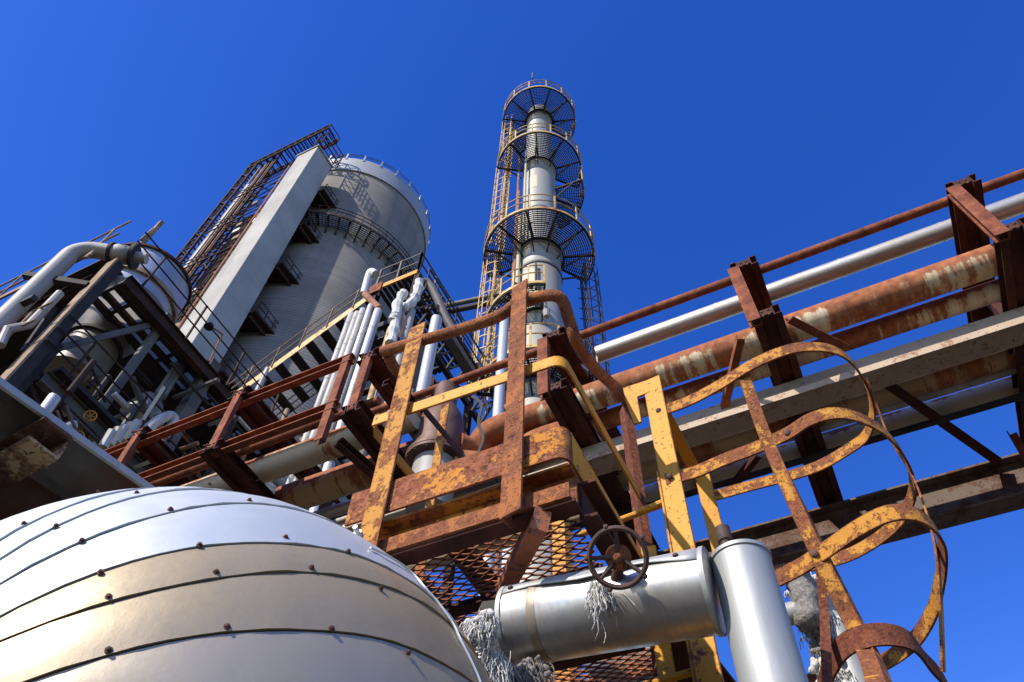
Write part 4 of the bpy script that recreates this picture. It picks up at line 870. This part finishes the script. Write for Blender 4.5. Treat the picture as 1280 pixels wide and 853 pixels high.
for z0 in (zf, zl):
    for h in (.35, .7, 1.05): m_.tube([V3(bx+.05, by, z0+h), V3(bx+.05, yend+1.2, z0+h)], .017, 5)
    for y in np.arange(by+.6, yend+1.2, 1.25): m_.bar(V3(bx+.05, y, z0-.1), V3(bx+.05, y, z0+1.05), .05, .03, Y_)
part(m_, 'side_railing', K['darkr'], pb)
m_ = MB()
for z0 in (zf, zl):
    for h in (.5, 1.0): m_.tube([V3(bx, by-.3, z0+h), V3(bx-7, by-.3, z0+h)], .02, 5)
    for x in np.arange(bx-6.8, bx, .8): m_.bar(V3(x, by-.3, z0-.1), V3(x, by-.3, z0+1.0), .04, .03, Y_)
    m_.abox(bx-7, bx-.35, by-.32, by-.28, z0-.05, z0+.1)
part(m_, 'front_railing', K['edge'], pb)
for (a, b, w, mt) in (((205, 402), (194, 505), .13, 'grey'), ((262, 462), (225, 560), .24, 'grey'), ((60, 440), (58, 520), .2, 'dark')):
    P = px(*a, bx-.25); m_ = MB(); m_.bar(V3(P[0], P[1], 0), V3(P[0], P[1], P[2]+.2), w, w, Y_); part(m_, 'column', K[mt], pb)
m_ = MB(); m_.bar(px(70, 436, bx-.3), px(206, 402, bx-.22), .10, .10); part(m_, 'brace', K['grey'], pb)
for (a, b) in (((110, 560), (62, 490)), ((215, 520), (260, 470)), ((90, 540), (160, 470)), ((30, 440), (68, 385))):
    m_ = MB(); m_.bar(px(*a, bx-.8), px(*b, bx-.8), .09, .09); part(m_, 'brace', K['dark'], pb)
# light clutter deeper in
r3 = np.random.RandomState(9)
for k in range(84):
    qx, qy = r3.uniform(45, 330), r3.uniform(470, 590); q = px(qx, qy, bx-r3.uniform(-.5, 2.2)); L_ = r3.uniform(.15, 1.1)*(1 if k % 3 else 1.8)
    d = [X_, Y_, Z_, Z_, nrm(V3(0, 1, -.6))][r3.randint(5)]; m_ = MB(); pts = [q-d*L_/2, q+d*L_/2]
    if k % 4 == 0: pts.append(pts[-1]+[X_, Y_][r3.randint(2)]*r3.uniform(-.3, .3)-Z_*.05)
    m_.tube(pts, r3.uniform(.018, .06), 8); part(m_, 'small_pipe', K[['grey', 'cream', 'white', 'grey', 'edge', 'darkr', 'duct', 'grey', 'darkr', 'dark', 'dark', 'conduit'][r3.randint(12)]], pb)
m_ = MB(); m_.abox(bx-7, bx-6.8, by, yend+4, 0, zf); part(m_, 'back_wall', K['dark'], pb)
for z in np.arange(2.2, zl-1.5, 2.4):
    m_ = MB(); m_.abox(bx-6.5, bx-.4, by+.4, yend+2, z, z+.1); m_.bar(V3(bx-.3, by+.3, z), V3(bx-.3, yend+2, z), .12, .22); part(m_, 'lower_floor', K['dark'], pb)
# tank on the structure
tk = ph(190, 345, 11.9); ta = V3(tk[0], tk[1], 0); trr = .90; ztk = ph(188, 305, 11.9-trr)[2]
tank = thing('cone_bottom_tank', ta+Z_*zl, 'blue grey round tank with conical bottom in the process structure', 'tank')
m_ = MB(); zc0 = zf+.98; m_.lathe(ta+Z_*zc0, Z_, [(trr, 0), (trr, .5), (trr+.006, .52), (trr, .54), (trr, ztk-zc0)], 48); part(m_, 'shell', K['tank'], tank)
m_ = MB(); m_.lathe(ta+Z_*(ztk-.02), Z_, [(trr, 0), (trr+.05, .0), (trr+.05, .07), (trr, .07)], 48); m_.lathe(ta+Z_*(ztk+.04), Z_, [(trr, 0), (trr*.6, .1), (.02, .16)], 48, False); part(m_, 'rim', K['darkr'], tank)
m_ = MB(); m_.lathe(ta+Z_*(zf+1.25), Z_, [(trr+.01, 0), (trr+.07, 0), (trr+.07, .12), (trr+.01, .12)], 48); part(m_, 'mid_ring', K['edge'], tank)
zn = pv(112, 428, tk)[2]
m_ = MB(); m_.lathe(ta+Z_*zn, Z_, [(.46, 0), (trr, zc0-zn)], 48); part(m_, 'cone', K['cone'], tank)
m_ = MB(); m_.lathe(ta+Z_*(zn-.08), Z_, [(.47, 0), (.53, 0), (.53, .07), (.47, .07)], 40); part(m_, 'flange', K['dark'], tank)
m_ = MB(); m_.lathe(ta+Z_*(zn-.95), Z_, [(.47, 0), (.47, .87)], 40); part(m_, 'outlet', K['cone'], tank)
m_ = MB(); q = px(181, 282, tk[0]); e = px(203, 277, tk[0]); m_.bar(px(172, 311, tk[0]), px(202, 278, tk[0]), .09, .09, X_); m_.bar(px(176, 300, tk[0]), px(192, 286, tk[0]), .05, .05, X_); part(m_, 'davit', K['edge'], tank)
# duct
dk = ph(42, 363, 10.6); dz0 = dk; ztd = pv(96, 305, dk)[2]
dt = thing('elbow_duct', (dk[0], dk[1], 0), 'fat pale grey duct bending over to the tank at far left', 'duct')
pe = ph(128, 314, 11.2)
m_ = MB(); dr = .155
V0 = V3(dk[0], dk[1], ztd-.42); hdir = nrm((pz(155, 319, ztd-.06)-V0)*V3(1, 1, 0))
pts = [V3(dk[0], dk[1], 0), V3(dk[0], dk[1], 6), V0]+[V0+Z_*.36*math.sin(k)+hdir*.36*(1-math.cos(k)) for k in np.linspace(.15, math.pi/2, 9)]
end_ = pts[-1]+hdir*.25; m_.tube(pts+[end_], dr, 24); part(m_, 'duct', K['duct'], dt)
m_ = MB(); m_.lathe(end_, hdir, [(dr, 0), (dr+.04, .1), (dr+.02, .28), (dr-.05, .36)], 24); part(m_, 'reducer', K['duct'], dt)
m_ = MB(); m_.lathe(end_-hdir*.03, hdir, [(dr+.05, 0), (dr+.05, .05)], 24); m_.lathe(end_+hdir*.36, hdir, [(dr+.08, 0), (dr+.08, .07)], 24); part(m_, 'flange', K['dark'], dt)
m_ = MB(); m_.tube([end_+hdir*.4, end_+hdir*.62], dr*.7, 16); part(m_, 'inlet_pipe', K['duct'], dt)
q = pv(62, 352, dk); m_ = MB(); m_.bar(q-hdir*.35, q+hdir*.7, .1, .12); part(m_, 'bracket', K['dark'], dt); m_ = MB(); m_.bar(pv(30, 390, dk)-X_*.3, pv(30, 390, dk)+X_*.4, .1, .1); part(m_, 'bracket', K['dark'], dt)
m_ = MB(); q1 = ph(75, 367, 10.2); q2 = pv(38, 408, q1); m_.tube([V3(q1[0], q1[1], q1[2]), q2, q2+V3(-.1, -.15, -.25), ph(0, 432, 10.2)], .07, 10); solo(m_, 'bent_pipe', K['duct'], 'thin pale pipe bending in front of the fat grey duct', 'pipe')
m_ = MB(); q1 = px(225, 456, bx-.6); m_.lathe((q1[0], q1[1], pv(205, 498, q1)[2]), Z_, [(.11, 0), (.11, q1[2]-pv(205, 498, q1)[2])], 16); solo(m_, 'vent_pipe', K['tank'], 'short blue grey upright pipe under the process deck', 'pipe')
m_ = MB(); q1 = px(178, 512, bx-.9); m_.lathe(q1, nrm(V3(0, .3, 1)), [(.26, -.3), (.26, .25), (.1, .4)], 20); solo(m_, 'small_vessel', K['tank'], 'small blue grey drum low in the process structure', 'drum')
def rail_pipe(pts, r, mat, lb, name='bent_pipe', cat='pipe', grp='small bent pipes', k=5, n=12):
    m_ = MB(); m_.tube(smooth_curve(pts, k) if k else pts, r, n); return solo(m_, name, K[mat], lb, cat, grp)
rail_pipe([px(x, y, bx+.6) for x, y in ((172, 562), (180, 545), (192, 530), (212, 520), (217, 528), (205, 545))], .085, 'white', 'white hook shaped pipe above the red brown rail beam')
rail_pipe([px(x, y, bx+.3) for x, y in ((50, 522), (68, 497))], .09, 'whitea', 'short white pipe over the canopy edge', k=0)
rail_pipe([px(x, y, bx+.3) for x, y in ((74, 545), (82, 535), (92, 530), (88, 540))], .06, 'white', 'small white hook pipe over the canopy edge')
for k in range(5):
    q = px(128+k*8, 560-k*3, bx+.5); q2 = px(140+k*8, 540-k*3, bx+.5); m_ = MB(); m_.tube([q, q2], .075, 10); solo(m_, 'pipe_stub', K['cream' if k % 2 else 'white'], ['leftmost', 'second from left', 'middle', 'second from right', 'rightmost'][k]+' pale pipe stub in the row of five near the canopy edge', 'pipe', 'row of five pale pipe stubs')
rail_pipe([px(x, y, bx+.45) for x, y in ((125, 566), (150, 560), (172, 548))], .06, 'edge', 'beige pipe lying across the row of five stubs')
for (x, y, lb) in ((113, 520, 'upper yellow handwheel among the small piping'), (97, 545, 'lower yellow handwheel among the small piping')):
    q = px(x, y, bx+.3); m_ = MB(); n_ = nrm(V3(.6, -.5, -.2)); u_ = nrm(np.cross(n_, Z_)); v_ = np.cross(u_, n_)
    m_.tube([q+.085*(u_*math.cos(a)+v_*math.sin(a)) for a in np.linspace(0, 2*math.pi, 20)], .012, 6)
    for a in (0, 1.05, 2.1): m_.tube([q-.085*(u_*math.cos(a)+v_*math.sin(a)), q+.085*(u_*math.cos(a)+v_*math.sin(a))], .008, 5)
    m_.tube([q, q-n_*.2], .015, 6); solo(m_, 'handwheel_valve', K['yel'], lb, 'handwheel', 'yellow handwheels')
# lamp on bracket by the shaft
q = px(262, 452, bx+.05); q2 = px(278, 418, bx+.05); q3 = px(262, 407, bx+.05)
lm = thing('bracket_lamp', q, 'small lamp on a thin bent pole before the concrete shaft', 'lamp')
m_ = MB(); m_.tube([q, q2, q3], .02, 6); part(m_, 'pole', K['conduit'], lm)
m_ = MB(); m_.lathe(q3-Z_*.06, Z_, [(.10, 0), (.08, .08), (.02, .1)], 10); part(m_, 'lamp_shade', K['dark'], lm)

# ================================================================== STAIR TOWER (middle)
Ys = 8.5; sA, sB = py(297, 491, Ys), py(474, 362, Ys); dst = nrm(sB-sA); s0 = sA-dst*2.6
sw = 1.45
stw = thing('steel_staircase', (s0[0], Ys, 0), 'steel stair flight with yellow stringer and dark treads before the silo', 'staircase')
m_ = MB(); m_.bar(s0, sB, .02, .28, Z_)
part(m_, 'stringer', K['tyel'], stw)
m_ = MB(); m_.bar(s0+Y_*sw+Z_*.06, sB+Y_*sw+Z_*.06, .03, .10, Z_); part(m_, 'stringer', K['darkr'], stw)
Lst = np.linalg.norm(sB-s0); nst = int(Lst/.52)
for k in range(nst):
    q = s0+dst*(k+.5)*.52; m_ = MB(); m_.abox(q[0]-.15, q[0]+.14, Ys+.02, Ys+sw-.03, q[2]-.03, q[2]+.02); part(m_, 'tread', K['dark'], stw)
m_ = MB()
for h in (.5, .95): m_.tube([s0-Y_*.03+Z_*h, sB-Y_*.03+Z_*h], .022, 6)
for k in range(9): q = s0+(sB-s0)*k/8-Y_*.03; m_.bar(q, q+Z_*.95, .045, .02, X_)
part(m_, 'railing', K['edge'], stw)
m_ = MB()
for h in (.5, .95): m_.tube([s0+Y_*sw+Z_*h, sB+Y_*sw+Z_*h], .022, 6)
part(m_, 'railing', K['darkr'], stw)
# landing + frame of stair tower
lt = thing('stair_landing', (sB[0]+.9, Ys+1, 0), 'steel landing frame with yellow edge beams at the stair head', 'landing')
lz = sB[2]; lx0, lx1, ly0, ly1 = sB[0]-.05, sB[0]+1.35, Ys-.1, Ys+3.4
m_ = MB()
for x in np.arange(lx0, lx1, .16): m_.abox(x, x+.10, ly0, ly1, lz-.04, lz+.01)
part(m_, 'deck', K['dark'], lt)
m_ = MB(); m_.bar(V3(lx0, ly0, lz-.1), V3(lx1, ly0, lz-.1), .05, .2); part(m_, 'edge_beam', K['yel'], lt)
m_ = MB(); m_.bar(V3(lx1, ly0, lz-.1), V3(lx1, ly1+2, lz-.1), .05, .2); part(m_, 'edge_beam', K['darkr'], lt)
for xx, yy in ((lx0, ly0+.1), (lx1, ly0+.1), (lx0, ly1), (lx1, ly1)):
    m_ = MB(); m_.ibeam(V3(xx, yy, 0), V3(xx, yy, lz-.2), .18, .18, .012, .012, Y_); part(m_, 'column', K['darkr'], lt)
m_ = MB()
for h in (.5, 1.0):
    m_.tube([V3(lx0, ly0, lz+h), V3(lx1, ly0, lz+h), V3(lx1, ly1, lz+h)], .03, 6)
for x in (lx0, (lx0+lx1)/2, lx1): m_.bar(V3(x, ly0, lz), V3(x, ly0, lz+1), .05, .05, Y_)
for y in np.linspace(ly0, ly1, 5): m_.bar(V3(lx1, y, lz), V3(lx1, y, lz+1), .05, .05, X_)
part(m_, 'railing', K['grey'], lt)
m_ = MB(); q = py(466, 362, Ys-.15); m_.box(q, X_*.3, Y_*.02, Z_*.22); part(m_, 'sign_plate', K['brown'], lt)
for z in np.arange(lz-2.2, 4, -2.2):
    m_ = MB(); m_.bar(V3(lx0-.3, ly0+.1, z), V3(lx1, ly0+.1, z), .12, .2); m_.bar(V3(lx1, ly0, z), V3(lx1, ly1+3, z), .12, .2); m_.bar(V3(lx0, ly0, z), V3(lx0, ly1, z), .12, .2); m_.bar(V3(lx0-.3, ly0, z), V3(lx0-.3, ly1, z), .12, .2)
    for y in np.arange(ly0+.5, ly1, .5): m_.bar(V3(lx0-.3, y, z+.02), V3(lx1, y, z+.02), .16, .05)
    part(m_, 'floor_frame', K['dark'], lt)
# white pipe bundle
tops = [(440, 392), (447, 391), (454, 387), (464, 382), (473, 388)]
for k, (x, y) in enumerate(tops):
    P = py(x, y, 7.5+.02*k); m_ = MB(); rr = .082 if k < 4 else .105
    m_.lathe((P[0], P[1], 5), Z_, [(rr, 0)]+[q_ for h_ in np.arange(.9+.13*k, P[2]-5.3, 1.1) for q_ in ((rr, h_), (rr+.008, h_+.01), (rr+.008, h_+.05), (rr, h_+.06))]+[(rr, P[2]-5.04), (rr*.8, P[2]-5)], 18); solo(m_, 'white_pipe', K['whitea' if k > 2 else 'white'], ['leftmost', 'second from left', 'middle', 'second from right', 'rightmost thicker'][k]+' white upright pipe in the bundle of five behind the red brown upright', 'pipe', 'bundle of five white pipes')
rail_pipe([py(x, y, 7.6) for x, y in ((455, 368), (461, 345), (465, 340), (470, 343))], .11, 'whitea', 'white hooked vent pipe above the bundle of five', 'vent_pipe', grp='stair tower pipes')
rail_pipe([py(x, y, 7.6) for x, y in ((456, 368), (466, 378), (474, 386))], .09, 'conduit', 'rusty pipe elbow joining the vent pipe to the bundle', 'vent_pipe', grp='stair tower pipes')
def vpipe(a, b, H, r, mat, lb, name='riser_pipe', grp='stair tower pipes', bot=0):
    P = ph(*a, H); z0 = pv(*b, P)[2] if b else bot; m_ = MB(); m_.lathe((P[0], P[1], z0), Z_, [(r, 0), (r, P[2]-z0-.03), (r*.7, P[2]-z0)], 14); return solo(m_, name, K[mat], lb, 'pipe', grp)
vpipe((515, 388), (490, 520), 9.2, .085, 'duct', 'dull pinkish grey upright pipe crossing behind the handrail end')
vpipe((546, 398), (528, 500), 9.2, .12, 'whitea', 'thick white upright pipe right of the yellow platform post')
vpipe((500, 388), (474, 520), 9.6, .10, 'tank', 'blue grey upright pipe right of the white bundle')
vpipe((488, 410), (462, 520), 9.4, .06, 'tyel', 'thin cream upright pipe between bundle and handrail end')
vpipe((531, 420), (512, 500), 9.6, .07, 'grey', 'grey upright pipe between the pinkish and the thick white pipe')
for k, (pts, lb) in enumerate(((((505, 366), (498, 378), (495, 395), (490, 402)), 'lumpy white lagged pipe end beside the stair landing'), (((524, 352), (522, 365), (515, 378), (503, 386)), 'lumpy white lagged pipe at the top of the pipe cluster'), (((495, 395), (492, 415), (488, 430)), 'torn white lagging strip below the stair landing'))):
    P = [ph(x, y, 9.1) for x, y in pts]; C_ = smooth_curve(P, 6); m_ = MB(); m_.tube(C_, [.10*rng.uniform(.75, 1.3) for _ in C_], 9); solo(m_, 'lagged_pipe', K['wool'], lb, 'pipe', 'white lagged pipes')
rail_pipe([ph(x, y, 9.4) for x, y in ((526, 353), (536, 355), (546, 372), (556, 395), (568, 415))], .10, 'grey', 'grey pipe arching over from the lagged pipe top', grp='stair tower pipes')
# dark trussed pipe bridge going away to the column foot
br = thing('pipe_bridge', (0, 0, 0), 'dark trussed pipe bridge sloping toward the column foot', 'bridge')
zb0 = ph(520, 370, 9.6)[2]
lines = [((505, 385), (560, 470), .09), ((522, 372), (583, 468), .09), ((540, 372), (600, 462), .08), ((560, 420), (600, 470), .2), ((512, 395), (550, 470), .07), ((533, 385), (590, 475), .07)]
for a, b, w in lines:
    P = ph(*a, 9.6); Q_ = pz(*b, P[2]); m_ = MB(); m_.bar(P, P+Y_*np.linalg.norm(Q_-P), w, w); part(m_, 'chord', K['grey' if w > .15 else 'dark'], br)
m_ = MB()
P = ph(508, 390, 9.6); Q2 = ph(540, 375, 9.6); Q2 = V3(Q2[0], P[1], Q2[2])
for k in range(14):
    y = Y_*(k*.45); m_.bar(P+y, Q2+y, .06, .06); m_.bar(P+y, Q2+y+Y_*.45, .04, .04)
    m_.tube([Q2+y, Q2+y+Z_*.9], .02, 5)
m_.tube([Q2+Z_*.9, Q2+Z_*.9+Y_*6.3], .025, 5); m_.tube([Q2+Z_*.45, Q2+Z_*.45+Y_*6.3], .02, 5)
part(m_, 'truss_bracing', K['dark'], br)
m_ = MB(); P = py(530, 372, 9.2); Q_ = py(548, 366, 9.2); m_.bar(P, Q_, .12, .12); m_.bar(P-X_*.5, Q_+X_*.2-Z_*.4, .07, .07); part(m_, 'end_beam', K['dark'], br)
# dense dark background piping under the stairs
r4 = np.random.RandomState(21)
for k in range(26):
    x = r4.uniform(250, 470); y = r4.uniform(490, 600)
    if y < 560-(x-250)*.3: y += 40
    P = py(x, y, r4.uniform(7.2, 9.5)); d = [X_, Y_, Z_, nrm(V3(1, 0, .67))][r4.randint(4)]; L_ = r4.uniform(.6, 2.2)
    m_ = MB(); m_.tube([P-d*L_/2, P+d*L_/2], r4.uniform(.04, .11), 10)
    mt = ['white', 'cream', 'grey', 'edge', 'edge', 'darkr'][r4.randint(6)]
    nm = {'white': 'white', 'cream': 'cream', 'grey': 'grey', 'tyel': 'yellow', 'edge': 'beige', 'darkr': 'dark brown'}[mt]
    dn = 'upright' if d is Z_ else 'level' if (d is X_ or d is Y_) else 'sloping'
    solo(m_, 'clutter_pipe', K[mt], '%s %s short pipe among the jumble behind the rail beams' % (nm, dn), 'pipe', 'jumble pipes %s %s' % (nm, dn))
# things seen through the mesh floor
for (x, y, w, mt, lb) in ((702, 690, .08, 'yel', 'yellow upright seen through the mesh floor left of the handwheel'), (745, 830, .07, 'yel', 'yellow upright seen through the mesh below the silver pipe')):
    P = ph(x, y, 3.4); m_ = MB(); m_.bar(V3(P[0], P[1], 0), V3(P[0], P[1], P[2]+.35), w, w, Y_); solo(m_, 'steel_upright', K[mt], lb, 'upright', 'yellow uprights below the rack')
m_ = MB(); P = ph(765, 822, 3.3); m_.tube([P-X_*.1, P+X_*.25], .13, 16); solo(m_, 'white_duct', K['white'], 'white sunlit duct piece seen through the lower mesh', 'duct')

clean()
# ================================================================== WORLD, SUN, CAMERA
w = bpy.data.worlds.new('World'); SC.world = w; w.use_nodes = True
bg = w.node_tree.nodes['Background']; sky = w.node_tree.nodes.new('ShaderNodeTexSky'); sky.sky_type = 'NISHITA'; sky.sun_disc = False
SUN_EL, SUN_AZ = 38, -161            # azimuth clockwise from +Y
sky.sun_elevation = R_(SUN_EL); sky.sun_rotation = R_(SUN_AZ); sky.altitude = 0; sky.air_density = 1.0; sky.dust_density = .2; sky.ozone_density = 3
hs = w.node_tree.nodes.new('ShaderNodeHueSaturation'); hs.inputs['Saturation'].default_value = 1.345; hs.inputs['Value'].default_value = 2.12; hs.inputs['Hue'].default_value = .525
w.node_tree.links.new(sky.outputs[0], hs.inputs['Color']); w.node_tree.links.new(hs.outputs[0], bg.inputs[0]); bg.inputs[1].default_value = .10
L = bpy.data.lights.new('sun', 'SUN'); L.energy = 5.0; L.angle = R_(.53); L.color = (1, .94, .85)
so_ = link(bpy.data.objects.new('sun', L)); sd_ = Vector((math.sin(R_(SUN_AZ))*math.cos(R_(SUN_EL)), math.cos(R_(SUN_AZ))*math.cos(R_(SUN_EL)), math.sin(R_(SUN_EL))))
so_.rotation_euler = sd_.to_track_quat('Z', 'Y').to_euler(); so_.location = (0, -20, 60)
cam = bpy.data.cameras.new('camera'); co = link(bpy.data.objects.new('camera', cam)); SC.camera = co
cam.sensor_width = 36; cam.lens = f/1280*36; cam.clip_end = 6000; cam.clip_start = .05
M_ = Matrix((( R[0], U[0], -F[0], C[0]), (R[1], U[1], -F[1], C[1]), (R[2], U[2], -F[2], C[2]), (0, 0, 0, 1)))
co.matrix_world = M_
SC.view_settings.view_transform = 'Standard'; SC.view_settings.look = 'None'; SC.view_settings.gamma = 1; SC.view_settings.exposure = .25
SC.render.engine = 'CYCLES'; SC.cycles.use_denoising = True; SC.cycles.max_bounces = 6
